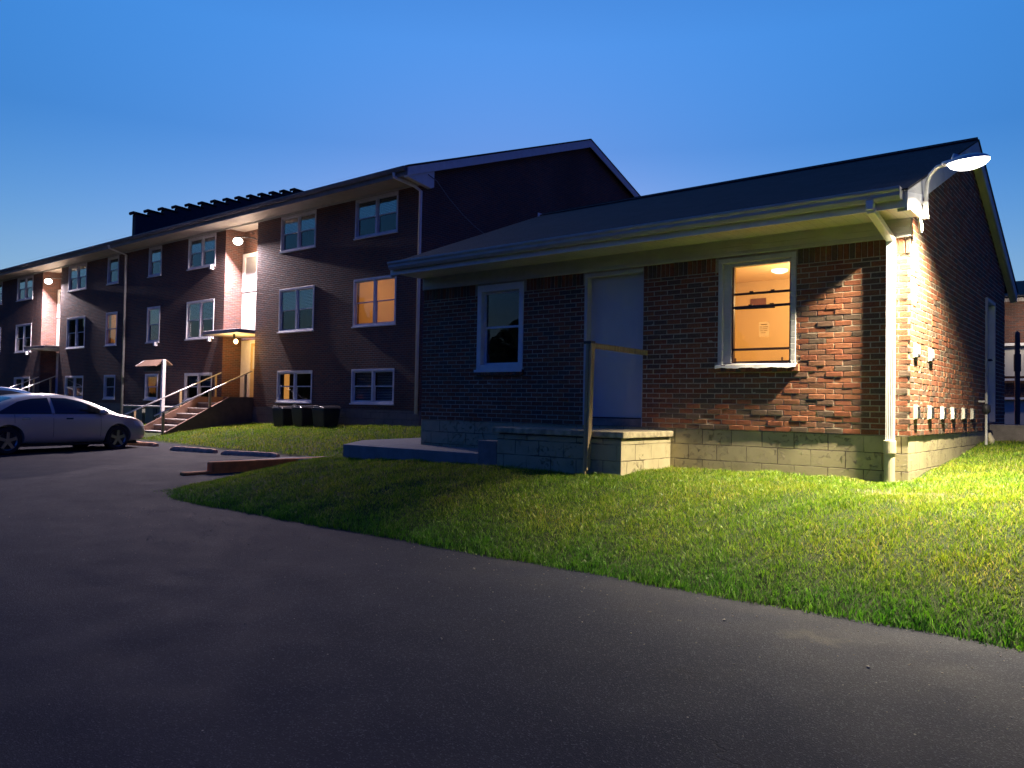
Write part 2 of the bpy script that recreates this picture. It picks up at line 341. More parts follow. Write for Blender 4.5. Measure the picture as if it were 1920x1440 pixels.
xs = np.array([-400,-200,-120,-80,-60]+list(np.arange(-50, 14.1, .8))+[20,40,80,200,400]); ys = np.array([-400,-150,-60,-30]+list(np.arange(-16, 9, .5))+[20,60,150,400])
struct(sheet('asphalt', xs, ys, zA, M['asphalt']))
def lawn_surface():
    # conforming rows: parameter rows between the front edge and the back
    xs = np.arange(-11.5, 14, .12); rows = np.concatenate([np.linspace(0, 1, 34)**1.3])
    v = []; nx = len(xs)
    for s in rows:
        for x in xs:
            y0 = float(yedge(x)); y = y0+s*(7.0-y0)
            xl = max(x, float(xleft(y)))
            v.append((xl, y, float(zL(xl, y))+ (0.004 if s > 0 else -.02)))
    f = []
    for j in range(len(rows)-1):
        for i in range(nx-1):
            a = j*nx+i; f.append((a, a+1, a+nx+1, a+nx))
    m = MB(); m.v = v; m.f = f; m.m = [0]*len(f)
    o = m.build('lawn', M['soil'], smooth=True, fix=False); struct(o)
lawn_surface()
def bank_surface():
    xs = np.arange(-60, -11.9, .3); rows = np.linspace(0, 1, 16); v = []; nx = len(xs)
    for s in rows:
        for x in xs:
            y0 = float(yTedge(x)); y = y0+s*(6.7-y0); v.append((x, y, float(zT(x, y))-(.05 if s == 0 else 0)))
    f = [(j*nx+i, j*nx+i+1, (j+1)*nx+i+1, (j+1)*nx+i) for j in range(len(rows)-1) for i in range(nx-1)]
    m = MB(); m.v = v; m.f = f; m.m = [0]*len(f); struct(m.build('lawn_bank', M['soil'], smooth=True, fix=False))
bank_surface()
g = MB(); g.box(-14.4, 60, 6.9, 90, .3, .86); g.box(-.4, 60, 6.9, 90, .3, .93)
struct(g.build('ground', M['soil']))

def blades(name, n, area, fz, keep, hmin, hmax, w, tuft=.0, z0=-.005):
    """one mesh of n curved grass blades (two faces each)"""
    xs_, ys_ = area
    x = []; y = []; tot = 0
    while tot < n:
        a = rng.uniform(*xs_, n*2); b = rng.uniform(*ys_, n*2)
        k = keep(a, b); x.append(a[k]); y.append(b[k]); tot += k.sum()
    x = np.concatenate(x)[:n]; y = np.concatenate(y)[:n]; z = fz(x, y)+z0
    cl = np.sin(x*9.1+np.sin(y*7))*np.sin(y*8.3+np.cos(x*5))*.5+.5
    cl2 = np.sin(x*31+3*np.sin(y*17))*np.sin(y*37+3*np.sin(x*19))*.5+.5
    h = rng.uniform(hmin, hmax, n)*(.5+.5*cl+.55*cl2)
    e = np.clip((y-yedge(x))/.35, 0, 1) if name == 'grass' else np.ones(n)
    h = h*(1.35-.35*e)
    th = rng.uniform(0, 2*np.pi, n); lean = rng.uniform(.15, 1.15, n)*h; ph = rng.uniform(0, 2*np.pi, n)
    dx, dy = np.cos(th)*w/2, np.sin(th)*w/2; lx, ly = np.cos(ph)*lean, np.sin(ph)*lean
    V = np.zeros((n, 5, 3))
    V[:,0] = np.stack([x-dx, y-dy, z], -1); V[:,1] = np.stack([x+dx, y+dy, z], -1)
    V[:,2] = np.stack([x+dx*.8+lx*.35, y+dy*.8+ly*.35, z+h*.6], -1); V[:,3] = np.stack([x-dx*.8+lx*.35, y-dy*.8+ly*.35, z+h*.6], -1)
    V[:,4] = np.stack([x+lx, y+ly, z+h*(.95)], -1)
    me = bpy.data.meshes.new(name); me.vertices.add(n*5); me.vertices.foreach_set('co', V.reshape(-1))
    base = (np.arange(n)*5)[:,None]
    loops = np.concatenate([base+np.array([0,1,2,3]), base+np.array([3,2,4])], 1).reshape(-1)
    me.loops.add(n*7); me.loops.foreach_set('vertex_index', loops.astype(np.int32))
    me.polygons.add(n*2); st = (np.arange(n)*7)[:,None]+np.array([0,4]); me.polygons.foreach_set('loop_start', st.reshape(-1).astype(np.int32))
    me.update(calc_edges=True); me.validate(); me.materials.append(M['grass'])
    o = bpy.data.objects.new(name, me); COL.objects.link(o); return o
def keepN(x, y):
    bare = ((x-.15)/.6)**2+((y+.95)/.2)**2 < rng.uniform(-.3, 1.2, x.shape)
    k = (y > yedge(x)+rng.uniform(-.06, .03, x.shape)) & (x > xleft(y)+.03) & ~bare
    k &= ~((x > -7.95) & (x < .02) & (y > -.01)) & ~((x > -5.5) & (x < -2.97) & (y > -1.31))
    k &= ~((x < -5.4) & (y > -1.12) & (x > -9.3+(-1.12-y)*.0)) & ~((x > -13) & (x < -9) & (y > -.15) & (y < 1.25))
    # fewer blades far from the camera
    d = np.hypot(x-2.14, y+9.76); k &= rng.uniform(0, 1, x.shape) < np.clip((9.5/d)**1.6, .12, 1)
    return k
tag(blades('grass', 380000, ((-11.4, 5.2), (-3.95, 5.8)), zL, keepN, .022, .054, .0056), 'short green lawn grass lit by the corner lamp', 'grass', kind='stuff')
def keepT(x, y): return (y > yTedge(x)) & ~((x > -25.3) & (x < -23.1) & (y > 2.6)) & ~((x > -13.2) & (y < 1.3)) & ~((x > -10.0) & (x < -7.7)) & ((x < -14.6) | (y < 6.4) | True)
tag(blades('grass_bank', 52000, ((-34, -10.1), (1.3, 6.5)), lambda x, y: np.where(x > -11.9, zL(x, y), zT(x, y)), keepT, .04, .08, .012), 'mown grass on the bank below the three storey building', 'grass', kind='stuff')

# ------------------------------------------------------------------ small brick building
FT = 1.2517                     # top of the foundation
D = 7.3; RY = 3.65; RZ = 5.62; EZ = 3.9; EY = -.7; SL = (RZ-EZ)/(RY-EY)
XL = -7.84; ZW = 3.74
A = thing('brick_building', 'low single storey brick building with dark shingle roof and corner lamp, nearest the driveway', 'building', (XL/2, D/2, .6))
def cells(u0, u1, v0, v1, ops):
    us = sorted({u0, u1}|{q for o in ops for q in o[:2] if u0 < q < u1}); vs = sorted({v0, v1}|{q for o in ops for q in o[2:4] if v0 < q < v1})
    for i in range(len(us)-1):
        for j in range(len(vs)-1):
            a, b, c, d = us[i], us[i+1], vs[j], vs[j+1]; cu, cv = (a+b)/2, (c+d)/2
            if not any(o[0] < cu < o[1] and o[2] < cv < o[3] for o in ops): yield a, b, c, d
def wall_front(mb, Y, u0, u1, v0, v1, ops, th=.24):     # wall facing -Y with openings and reveals
    for a, b, c, d in cells(u0, u1, v0, v1, ops):
        mb.face([(a,Y,c),(b,Y,c),(b,Y,d),(a,Y,d)]); mb.face([(a,Y+th,c),(a,Y+th,d),(b,Y+th,d),(b,Y+th,c)])
    for x0, x1, z0, z1 in ops:
        mb.face([(x0,Y,z0),(x0,Y+th,z0),(x0,Y+th,z1),(x0,Y,z1)]); mb.face([(x1,Y,z0),(x1,Y,z1),(x1,Y+th,z1),(x1,Y+th,z0)])
        mb.face([(x0,Y,z0),(x1,Y,z0),(x1,Y+th,z0),(x0,Y+th,z0)]); mb.face([(x0,Y,z1),(x0,Y+th,z1),(x1,Y+th,z1),(x1,Y,z1)])
W_R = (-2.31,-1.29,2.10,3.49); W_L = (-6.56,-5.59,2.10,3.49); DOOR = (-4.43,-3.44,FT,3.49); SD = (5.12,5.98,1.40,3.44)
mo = MB()
wall_front(mo, 0, XL, 0, FT, ZW, [W_R, W_L, DOOR])
# side wall facing +X (u = y), up to the gable
def gz(y): return EZ+SL*(min(y-EY, 2*RY-EY-y))-.12
for a, b, c, d in cells(0, D, FT, ZW, [SD]): mo.face([(0,a,c),(0,b,c),(0,b,d),(0,a,d)])
y0, y1, z0, z1 = SD
mo.face([(0,y0,z0),(-.2,y0,z0),(-.2,y0,z1),(0,y0,z1)]); mo.face([(0,y1,z0),(0,y1,z1),(-.2,y1,z1),(-.2,y1,z0)]); mo.face([(0,y0,z1),(-.2,y0,z1),(-.2,y1,z1),(0,y1,z1)])
mo.face([(0,0,ZW),(0,D,ZW),(0,D,gz(D)),(0,RY,gz(RY)),(0,0,gz(0))])
for X in (XL,): mo.face([(X,0,FT),(X,D,FT),(X,D,gz(D)),(X,RY,gz(RY)),(X,0,gz(0))])
mo.face([(XL,D,FT),(0,D,FT),(0,D,ZW),(XL,D,ZW)])
wall = mo.build('wall', M['mortar'], A, fix=False)
RH = .0677; BW = .2032; JT = .0105
def brick(mb, plane, u0, u1, v0, v1, p):
    """one clay brick, slightly out of square, with a chamfered face; plane 'f' faces -Y at y=0, 's' faces +X at x=0"""
    c = .0035; j = lambda: random.gauss(0, .0009)
    q = [(u0+j(), v0+j()), (u1+j(), v0+j()), (u1+j(), v1+j()), (u0+j(), v1+j())]
    cu, cv = (u0+u1)/2, (v0+v1)/2; tl = [p+random.gauss(0, .0009) for _ in range(4)]
    def P(u, v, d): return (u, -d, v) if plane == 'f' else (d, u, v)
    o = [P(u, v, -.004) for u, v in q]; m_ = [P(u, v, t-c) for (u, v), t in zip(q, tl)]
    i_ = [P(u+math.copysign(c, cu-u), v+math.copysign(c, cv-v), t) for (u, v), t in zip(q, tl)]
    fs = [(8,9,10,11)]
    for k in range(4):
        k2 = (k+1) % 4; fs += [(k, k2, 4+k2, 4+k), (4+k, 4+k2, 8+k2, 8+k)]
    mb.add(o+m_+i_, fs)
def courses(mb, plane, u0, u1, v0, v1, ops, clip=None, header=0.0, gz=None):
    r = 0; v = v0
    while v+RH*.6 < v1:
        a = u0-(BW/2 if r % 2 else 0); hd = header and random.random() < header
        if plane == 's': a = u0
        first = True
        while a < u1-.01:
            w = BW
            if plane == 's':
                if first: w = BW/2 if r % 2 == 0 else BW
                elif hd or random.random() < .18: w = BW/2
            first = False
            p, q = max(a, u0), min(a+w, u1); zz0, zz1 = v+JT/2, min(v+RH, v1)-JT/2
            if q-p > .03:
                segs = [(p, q)]
                for o in ops:
                    if o[2] < (zz0+zz1)/2 < o[3]:
                        ns = []
                        for s, e in segs:
                            if e <= o[0] or s >= o[1]: ns.append((s, e)); continue
                            if o[0]-s > .03: ns.append((s, o[0]))
                            if e-o[1] > .03: ns.append((o[1], e))
                        segs = ns
                for s, e in segs:
                    if gz and zz1 > min(gz(s), gz(e)): continue
                    brick(mb, plane, s+(JT/2 if s > u0+.001 else 0), e-(JT/2 if e < u1-.001 else 0), zz0, zz1, random.choice([.0015,.002,.003,.003,.004,.004,.005,.008]))
            a += w
        v += RH; r += 1
bk = MB()
courses(bk, 'f', XL, .009, FT, 3.33, [W_R, W_L, DOOR, (W_R[0]-.02, W_R[1]+.02, 2.0, 2.1), (W_L[0]-.02, W_L[1]+.02, 2.0, 2.1)])
u = XL                                         # soldier course under the eaves
while u < 0:
    if not any(o[0]-.03 < u+.034 < o[1]+.03 for o in (W_R, W_L, DOOR)): brick(bk, 'f', u+.005, min(u+.0677, .009)-.005, 3.335, 3.515, random.choice([.007,.009,.012]))
    u += .0677
for o in (W_R, W_L):                           # projecting brick sills
    u = o[0]-.01
    while u < o[1]:
        brick(bk, 'f', u+.004, u+.064, 2.005, 2.093, .05+random.gauss(0, .002)); u += .0677
courses(bk, 's', .0, D, FT, 5.6, [SD], header=.3, gz=lambda y: gz(y)-.03)
bk.build('brickwork', M['brick'], A)
fo = MB()
fo.box(XL-.012, -.015, .012, D, .35, FT-.001)
fo.build('foundation', M['found'], A, bevel=.008)
# roof
XR0, XR1 = XL-.12, .12; TH = .11
rf = MB()
prof = [(EY-.04,EZ-.01),(RY,RZ+.005),(2*RY-EY+.04,EZ-.01),(2*RY-EY+.04,EZ-.03),(RY,RZ-.02-.0),(EY-.04,EZ-.03)]
rf.prism(prof, 'x', XR0-.02, XR1+.015)
for k in range(26):                            # ridge caps
    x = XR0+k*.31; rf.obox((x+.16, RY-.07, RZ-.012+.005), (.165,0,0), (0,.09,.0355), (0,-.003,.009)); rf.obox((x+.16, RY+.07, RZ-.012+.005), (.165,0,0), (0,.09,-.0355), (0,.003,.009))
rf.build('roof', M['shingle'], A)
tr = MB()                                       # barge boards, both gables
for x0, x1 in ((XR0, XR0+.03), (XR1-.03, XR1)):
    tr = MB()
    pr = [(EY+.02,EZ-.03+.02*SL),(RY,RZ-.025),(2*RY-EY-.02,EZ-.03+.02*SL),(2*RY-EY-.02,EZ-.22),(RY,RZ-.235),(EY+.02,EZ-.235)]
    tr.prism(pr, 'x', x0, x1); tr.build('barge_board', M['trim'], A)
pass
ov = MB()                                       # under-rake soffit and the boxed return at the corner
ov.prism([(EY+.05,EZ-.2),(RY,RZ-.2),(2*RY-EY-.05,EZ-.2),(2*RY-EY-.05,EZ-.23),(RY,RZ-.23),(EY+.05,EZ-.23)], 'x', 0.012, XR1-.032)
ov.build('rake_soffit', M['soffit'], A)
rt = MB(); rt.prism([(-.69,3.70),(-.69,3.86),(.03,3.99),(.03,3.58),(-.03,3.54),(-.12,3.70)], 'x', XR1-.027, XR1+.004); rt.build('boxed_return', M['white'], A, bevel=.004)
so = MB(); so.box(XR0+.03, XR1-.03, -.66, -.026, 3.735, 3.75); so.build('soffit', M['soffit'], A)
fz = MB(); fz.box(XL-.01, .014, -.026, .002, 3.52, 3.75); fz.box(XL, .012, -.034, -.0262, 3.522, 3.545); fz.build('frieze_board', M['trim'], A, bevel=.003)
for k in range(34): pass
fs_ = MB(); fs_.box(XR0, XR1-.03, -.69, -.662, 3.70, 3.89); fs_.build('fascia', M['white'], A)
gu = MB(); gp = [(-.692,3.895),(-.692,3.78),(-.765,3.775),(-.80,3.815),(-.80,3.85),(-.825,3.875),(-.825,3.905),(-.812,3.905),(-.812,3.88),(-.79,3.855),(-.79,3.82),(-.76,3.786),(-.702,3.79),(-.702,3.895)]
gu.prism(gp, 'x', XR0+.06, XR1-.05)  # eave gutter
gu.box(XR1-.05, XR1-.044, -.82, -.694, 3.78, 3.9); gu.build('gutter', M['gutterA'], A, bevel=.002)
# downspout: outlet, offset, corrugated leg, clay pipe
dn = MB(); cx = -.195
dn.box(cx-.075, cx-.0, -.80, -.70, 3.70, 3.80)
dn.bar((cx-.035,-.74,3.70), (cx,-.045,3.50), .085, .065); dn.box(cx-.045, cx+.045, -.075, -.012, 1.5, 3.53)
for k in range(5): dn.box(cx-.041+k*.0185, cx-.033+k*.0185, -.081, -.07, 1.2, 3.42)
dn.box(cx-.045, cx+.045, -.075, -.012, 1.20, 1.5)
dn.build('downspout', M['vinyl'], A, bevel=.006)
dp = MB(); dp.tube([(cx,-.055,.55),(cx,-.055,1.05)], .056, 20); dp.tube([(cx,-.055,1.05),(cx,-.055,1.2)], .068, 20); dp.build('drain_pipe', M['pvc'], A, smooth=False, bevel=.006)

def window(par, Y, x0, x1, z0, z1, units=1, lit=False, blind=None, screen=True, inset=.07, name='window', trimw=.055, mat='vinyl', rail=.5):
    f = MB(); t = trimw
    f.box(x0, x0+t, Y-.014, Y+inset+.03, z0, z1); f.box(x1-t, x1, Y-.014, Y+inset+.03, z0, z1)
    f.box(x0+t, x1-t, Y-.014, Y+inset+.03, z1-t*1.2, z1); f.box(x0+t, x1-t, Y-.01, Y+inset+.03, z0, z0+t*.9)
    root = f.build(name, M[mat], par, bevel=.004)
    s = MB(); s.box(x0-.02, x1+.02, Y-.055, Y+inset, z0-.045, z0-.002); s.build('window_sill', M[mat], root, bevel=.004)
    xs = [x0+t+(x1-x0-2*t)*k/units for k in range(units+1)]
    sa = MB(); zm = z0+(z1-z0)*rail; m_ = .035
    for k in range(units):
        a, b = xs[k], xs[k+1]
        if k > 0: sa.box(a-.045, a+.045, Y+.0, Y+inset+.028, z0+t*.9, z1-t*1.2); a += .045
        if k < units-1: b -= .045
        yu = Y+inset-.025; yl = Y+inset
        for (zz0, zz1, yy) in ((zm-.02, z1-t*1.2, yu), (z0+t*.9, zm+.02, yl)):
            sa.box(a, a+m_, yy, yy+.024, zz0, zz1); sa.box(b-m_, b, yy, yy+.024, zz0, zz1)
            sa.box(a+m_, b-m_, yy, yy+.024, zz1-m_, zz1); sa.box(a+m_, b-m_, yy, yy+.024, zz0, zz0+m_)
        pu = MB(); pu.box(a+m_, b-m_, yu+.010, yu+.014, zm+.015, z1-t*1.2-m_); pu.build('pane', M['mirror' if (blind and not lit) else 'glass'], root)
        pl = MB(); pl.box(a+m_, b-m_, yl+.010, yl+.014, z0+t*.9+m_, zm-.015); pl.build('pane', M['glass'], root)
        if blind:
            zb = zm if blind == 'half' else z0+t
            bl = MB(); n = int((z1-zb)/.05)
            for q in range(n):
                zc = z1-t-.025-q*.05
                if zc-.02 > zb: bl.obox(((a+b)/2, Y+inset+.09, zc), ((b-a)/2-.01,0,0), (0,.012,.014), (0,-.001,.001))
            if n > 1: bl.build('blind', M['blind'], root)
    sa.build('sash', M[mat], root, bevel=.002)
    return root
def roombox(par, x0, x1, y0, y1, z0, z1, mat, name='room'):
    m = MB(); m.face([(x0,y1,z0),(x1,y1,z0),(x1,y1,z1),(x0,y1,z1)]); m.face([(x0,y0,z0),(x0,y1,z0),(x0,y1,z1),(x0,y0,z1)]); m.face([(x1,y0,z0),(x1,y0,z1),(x1,y1,z1),(x1,y1,z0)])
    m.face([(x0,y0,z0),(x1,y0,z0),(x1,y1,z0),(x0,y1,z0)]); m.face([(x0,y0,z1),(x0,y1,z1),(x1,y1,z1),(x1,y0,z1)]); return m.build(name, M[mat], par, fix=False)
def light(name, ty, loc, power, col, size=.1, rot=(0,0,0), par=None, **kw):
    L = bpy.data.lights.new(name, ty); L.energy = power; L.color = col
    if ty == 'AREA': L.shape = 'DISK'; L.size = size
    elif ty in ('POINT', 'SPOT'): L.shadow_soft_size = size
    for k, v in kw.items(): setattr(L, k, v)
    o = bpy.data.objects.new(name, L); COL.objects.link(o); o.rotation_euler = rot
    if par is not None: o.parent = par; o.location = Vector(loc)-OFF[par]
    else: o.location = loc
    return o

# right window: lit room with a ceiling light; two sets of rails because the storm sash hangs low
x0, x1, z0, z1 = W_R
wn = MB(); t = .12
wn.box(x0, x0+.06, -.018, .12, z0, z1); wn.box(x1-.06, x1, -.018, .12, z0, z1); wn.box(x0+.06, x1-.06, -.018, .12, z1-.06, z1)
wn.box(x0+.06, x0+.16, .03, .12, z0+.03, z1-.06); wn.box(x1-.085, x1-.06, .03, .12, z0+.03, z1-.06); wn.box(x0+.16, x1-.085, .03, .12, z1-.105, z1-.06)
WR = wn.build('window', M['trim'], A, bevel=.003); WR['label'] = 'lit orange window with a notice taped to the glass'
s = MB(); n = 24                               # crumpled metal sill
for k in range(n):
    a, b = x0-.02+(x1-x0+.04)*k/n, x0-.02+(x1-x0+.04)*(k+1)/n
    fa, fb = [.0+.006*math.sin(q*19)+.004*math.sin(q*47) for q in (a, b)]
    s.face([(a,-.062,2.055+fa),(b,-.062,2.055+fb),(b,-.052+fb*.4,2.092),(a,-.052+fa*.4,2.092)]); s.face([(a,-.052+fa*.4,2.092),(b,-.052+fb*.4,2.092),(b,.12,2.135),(a,.12,2.135)])
    s.face([(a,-.062,2.055+fa),(a,.0,2.05),(b,.0,2.05),(b,-.062,2.055+fb)])
s.build('window_sill', M['white'], WR, fix=False, smooth=True)
gx0, gx1 = x0+.165, x1-.09
sh = MB()
sh.box(gx0, gx1, .085, .108, 3.013, 3.043); sh.box(gx0, gx1, .055, .08, 2.835, 2.868); sh.obox(((gx0+gx1)/2-.08,.06,2.828), ((gx1-gx0)/2-.12,0,-.004), (0,.01,0), (0,0,.008))
sh.box(gx0, gx1, .055, .08, 2.285, 2.315); sh.box(gx0, gx0+.018, .055, .11, 2.13, 3.385); sh.box(gx1-.014, gx1, .055, .11, 2.13, 3.385); sh.box(gx0, gx1, .085, .108, 2.13, 2.15)
for xx in (gx0+.22, gx0+.5): sh.box(xx, xx+.05, .075, .1, 3.043, 3.058); sh.box(xx, xx+.05, .045, .07, 2.868, 2.88)
for xx in (gx0+.03, gx1-.12): sh.box(xx, xx+.02, .07, .09, 2.15, 2.19)
sh.build('sash', m_plain('brown_sash', (.10,.055,.045), .5, .1), WR, bevel=.003)
p = MB(); p.box(gx0, gx1, .11, .113, 2.13, 3.385); p.build('pane', M['glass'], WR)
nt = MB(); nt.box(-1.80, -1.665, .100, .101, 2.46, 2.65); nt_o = nt.build('notice', M['paper'], WR)
ik = MB(); yy = .0992
ik.box(-1.775,-1.695,yy,.0998,2.612,2.622)
for k, (a, b) in enumerate([(-1.79,-1.76),(-1.75,-1.68)]): ik.box(a, b, yy, .0998, 2.582, 2.590)
for (a, b, zz) in [(-1.785,-1.765,2.558),(-1.752,-1.69,2.558),(-1.785,-1.748,2.534),(-1.738,-1.69,2.534),(-1.77,-1.745,2.508),(-1.738,-1.71,2.508)]: ik.box(a, b, yy, .0998, zz, zz+.007)
ik.build('print', M['ink'], nt_o)
room = roombox(A, -3.3, -.25, .245, 2.7, 1.3, 3.62, 'room')
cl = MB(); cl.tube([(-2.18,1.82,3.619),(-2.18,1.82,3.59),(-2.18,1.82,3.565)], [.12,.115,.06], 24); cl.build('ceiling_light', M['bulbc'], A, smooth=True)
vt = MB(); vt.box(-2.98, -2.72, 2.68, 2.69, 3.18, 3.34); vt.build('air_vent', m_plain('vent_grille', (.22,.11,.07), .6), A)
light('room_lamp', 'POINT', (-1.75,1.5,3.1), 13, (1,.60,.25), .15, par=A)
# left window, dark
window(A, 0, *W_L, units=1, inset=.09, trimw=.09, screen=True, mat='white')
roombox(A, -7.7, -3.35, .25, 3.5, 1.3, 3.6, 'dark')
# boarded door with frame and threshold
x0, x1, z0, z1 = DOOR
d = MB(); d.box(x0+.05, x1-.01, .10, .14, 1.375, z1-.05); dr = d.build('door', M['door'], A, bevel=.003)
d = MB(); d.box(x0, x0+.05, -.012, .15, z0, z1); d.box(x1-.0102, x1, .0, .15, z0, z1); d.box(x0+.05, x1-.0102, -.012, .15, z1-.05, z1); d.build('door_frame', M['trim'], dr, bevel=.003)
d = MB(); d.box(x0+.05, x1-.0102, .03, .16, z0, 1.36); d.build('threshold', M['darkcon'], dr)
# side door seen edge-on
d = MB(); d.box(-.11, -.07, 5.17, 5.93, 1.42, 3.39); sd = d.build('door', M['white'], A); sd['label'] = 'grey side door seen nearly edge-on'
d = MB(); d.box(-.14, .035, 5.12, 5.18, 1.40, 3.44); d.box(-.14, .035, 5.92, 5.98, 1.40, 3.44); d.box(-.14, .035, 5.18, 5.92, 3.39, 3.44); d.build('door_frame', M['galv'], sd)
d = MB(); d.tube([(.0,5.3,2.42),(.07,5.3,2.42)], .02, 10); d.tube([(.06,5.28,2.42),(.06,5.4,2.42)], .012, 8); d.build('handle', M['darkm'], sd)
# wall vents on the lit side
def vent(y, z, slots, w=.15, h=.15, dep=.032):
    b = MB(); b.prism([(.012,z),(.012+dep*.9,z),(.012+dep,z+h*.5),(.012+dep*.8,z+h),(.012,z+h)], 'y', y, y+w)
    b.box(.0, .013, y-.012, y+w+.012, z-.01, z+h+.012); o = b.build('wall_vent', M['ventp'], A, bevel=.003)
    s_ = MB()
    for k in range(slots): zz = z+h*(.10+k*.24); s_.box(.02, .012+dep+.004, y+w*.10, y+w*.92, zz, zz+.021)
    s_.build('slot', M['darkm'], o); return o
for y in (.17, .90, 1.65, 2.31, 3.1, 3.8): vent(y, 1.45, 4)
for y in (.165, .92): vent(y, 2.16, 1, h=.145)

# concrete stoop at the door, its side step, and the slab beyond
P = thing('door_stoop', 'painted block stoop with a stained concrete cap below the boarded door', 'stoop', (-4,-.65,.65))
b = MB(); b.box(-5.0, -2.985, -1.29, -.002, .4, 1.12); b.build('base', M['found'], P, bevel=.006)
b = MB(); b.box(-5.06, -2.925, -1.34, -.03, 1.135, 1.215); b.build('cap', M['cap'], P, bevel=.014)
b = MB(); b.box(-4.98, -3.0, -1.27, -.01, 1.12, 1.137); b.build('joint', M['darkm'], P)
b = MB(); b.box(-5.42, -5.062, -1.22, -.03, .4, 1.01); b.build('step', M['darkcon'], P, bevel=.01)
b = MB(); prof = [(-5.43,-1.1),(-8.57,-1.12),(-9.62,.2),(-9.95,2.2),(-10.05,6.3),(-7.86,6.3),(-7.86,.0),(-5.43,.0)]
b.prism(prof, 'z', .35, .81); tag(b.build('concrete_slab', M['concrete'], bevel=.012), 'low concrete slab running along and around the left corner of the small brick building', 'slab')
b = MB(); n = 8
for k in range(n):
    a, c = -13.6+k*4.3/n, -13.6+(k+1)*4.3/n; za, zc = [.205+.27*min(1, max(0, (q+13.6)/4.0)) for q in (a, c)]
    b.face([(a,.05,za),(c,.02,zc),(c,1.25,zc+.02),(a,1.35,za+.02)]); b.face([(a,.05,za),(a,.05,za-.2),(c,.02,zc-.2),(c,.02,zc)])
struct(b.build('footpath', M['concrete'], fix=False))
# handrail on the stoop
H = thing('stoop_handrail', 'split wooden post with a thin rail running to the wall beside the boarded door', 'handrail', (-3.42,-1.38,.65))
b = MB(); b.obox((-3.435,-1.385,1.49), (.021,0,0), (0,.043,0), (.012,0,.83)); b.obox((-3.392,-1.385,1.52), (.014,0,0), (0,.04,0), (.022,0,.80)); b.build('post', M['wood'], H, bevel=.004)
b = MB(); b.obox((-3.42,-1.38,2.335), (.055,0,0), (0,.055,0), (0,0,.018)); b.build('cap', M['darkm'], H, bevel=.004)
b = MB(); b.bar((-3.40,-1.36,2.30), (-3.37,-.01,2.29), .035, .07); b.build('rail', M['wood'], H, bevel=.004)
# gas riser by the side wall
Gm = thing('gas_meter', 'small dark gas pipe and regulator on the side wall near the grey door', 'gas meter', (.15,4.35,.95))
b = MB(); b.tube([(.12,4.42,.9),(.12,4.42,1.55),(.12,4.42,1.85)], .02, 10); b.tube([(.12,4.42,1.72),(.12,4.50,1.72),(.0,4.5,1.72)], .018, 8); b.build('pipe', M['galv'], Gm)
b = MB(); b.tube([(.12,4.42,1.52),(.12,4.42,1.56),(.12,4.42,1.66),(.12,4.42,1.69)], [.02,.06,.06,.02], 16); b.build('regulator', M['darkm'], Gm, smooth=True)
b = MB(); b.tube([(.15,4.7,.85),(.15,4.7,1.12),(.10,4.7,1.22)], .045, 12); b.build('drain', M['pvc'], Gm)
b = MB(); b.box(.015, .55, 5.25, 6.25, .8, 1.36); tag(b.build('side_step', M['darkcon'], bevel=.01), 'single concrete step under the grey side door', 'step')
b = MB(); b.box(.0, 9, 6.3, 9.0, .7, 1.10); struct(b.build('terrace', M['darkcon'], bevel=.01))
b = MB(); b.tube([(-.33,12,.8),(-.33,12,3.40),(-.33,12,3.46),(-.33,12,3.49)], [.055,.055,.045,.015], 14); b.tube([(-.33,12,2.55),(-.33,12,2.95)], .075, 14); tag(b.build('metal_post', M['darkm']), 'dark metal post with a rounded top behind the small building', 'post')

# corner flood lamp on its curved arm
LP = Vector((.66,-.27,4.15))
L = thing('wall_lamp', 'bright floodlight on a curved arm at the right corner of the low roof', 'lamp', (.16,-.02,3.85))
b = MB(); b.tube([(.165,-.02,3.72),(.165,-.02,3.98),(.18,-.05,4.10),(.22,-.10,4.17),(.30,-.16,4.225),(.38,-.19,4.235)], .021, 12); b.build('arm', M['galv'], L, smooth=True)
b = MB(); b.box(.125, .185, -.06, .02, 3.70, 3.75); b.box(.125, .185, -.06, .02, 3.86, 3.89); b.tube([(.15,-.065,3.74),(.15,-.075,3.86)], .006, 6); b.build('bracket', M['galv'], L, bevel=.003)
b = MB(); b.tube([(.36,-.185,4.235),(.46,-.215,4.245)], .03, 12)
v = []
def ell(cx, cy, cz, rx, ry, rz, n=24, m=8, lo=0, hi=math.pi/2, ax=(.92,-.18)):
    ax = Vector((*ax, 0)).normalized(); ay = Vector((-ax.y, ax.x, 0)); vs = []; fs = []
    for j in range(m+1):
        a = lo+(hi-lo)*j/m
        for i in range(n):
            p = 2*math.pi*i/n; vs.append(Vector((cx,cy,cz))+ax*rx*math.cos(p)*math.cos(a)+ay*ry*math.sin(p)*math.cos(a)+Vector((0,0,rz*math.sin(a))))
    for j in range(m):
        for i in range(n): fs.append((j*n+i, j*n+(i+1) % n, (j+1)*n+(i+1) % n, (j+1)*n+i))
    return vs, fs
vs, fs = ell(.61,-.255,4.205,.215,.125,.075); b.add(vs, fs); b.tube([(.47,-.22,4.24),(.50,-.225,4.31)], .035, 12)
b.build('head', M['galv'], L, smooth=True)
b = MB(); vs, fs = ell(.62,-.26,4.205,.205,.12,-.09); b.add(vs, fs); b.build('lens', M['bulb'], L, smooth=True)

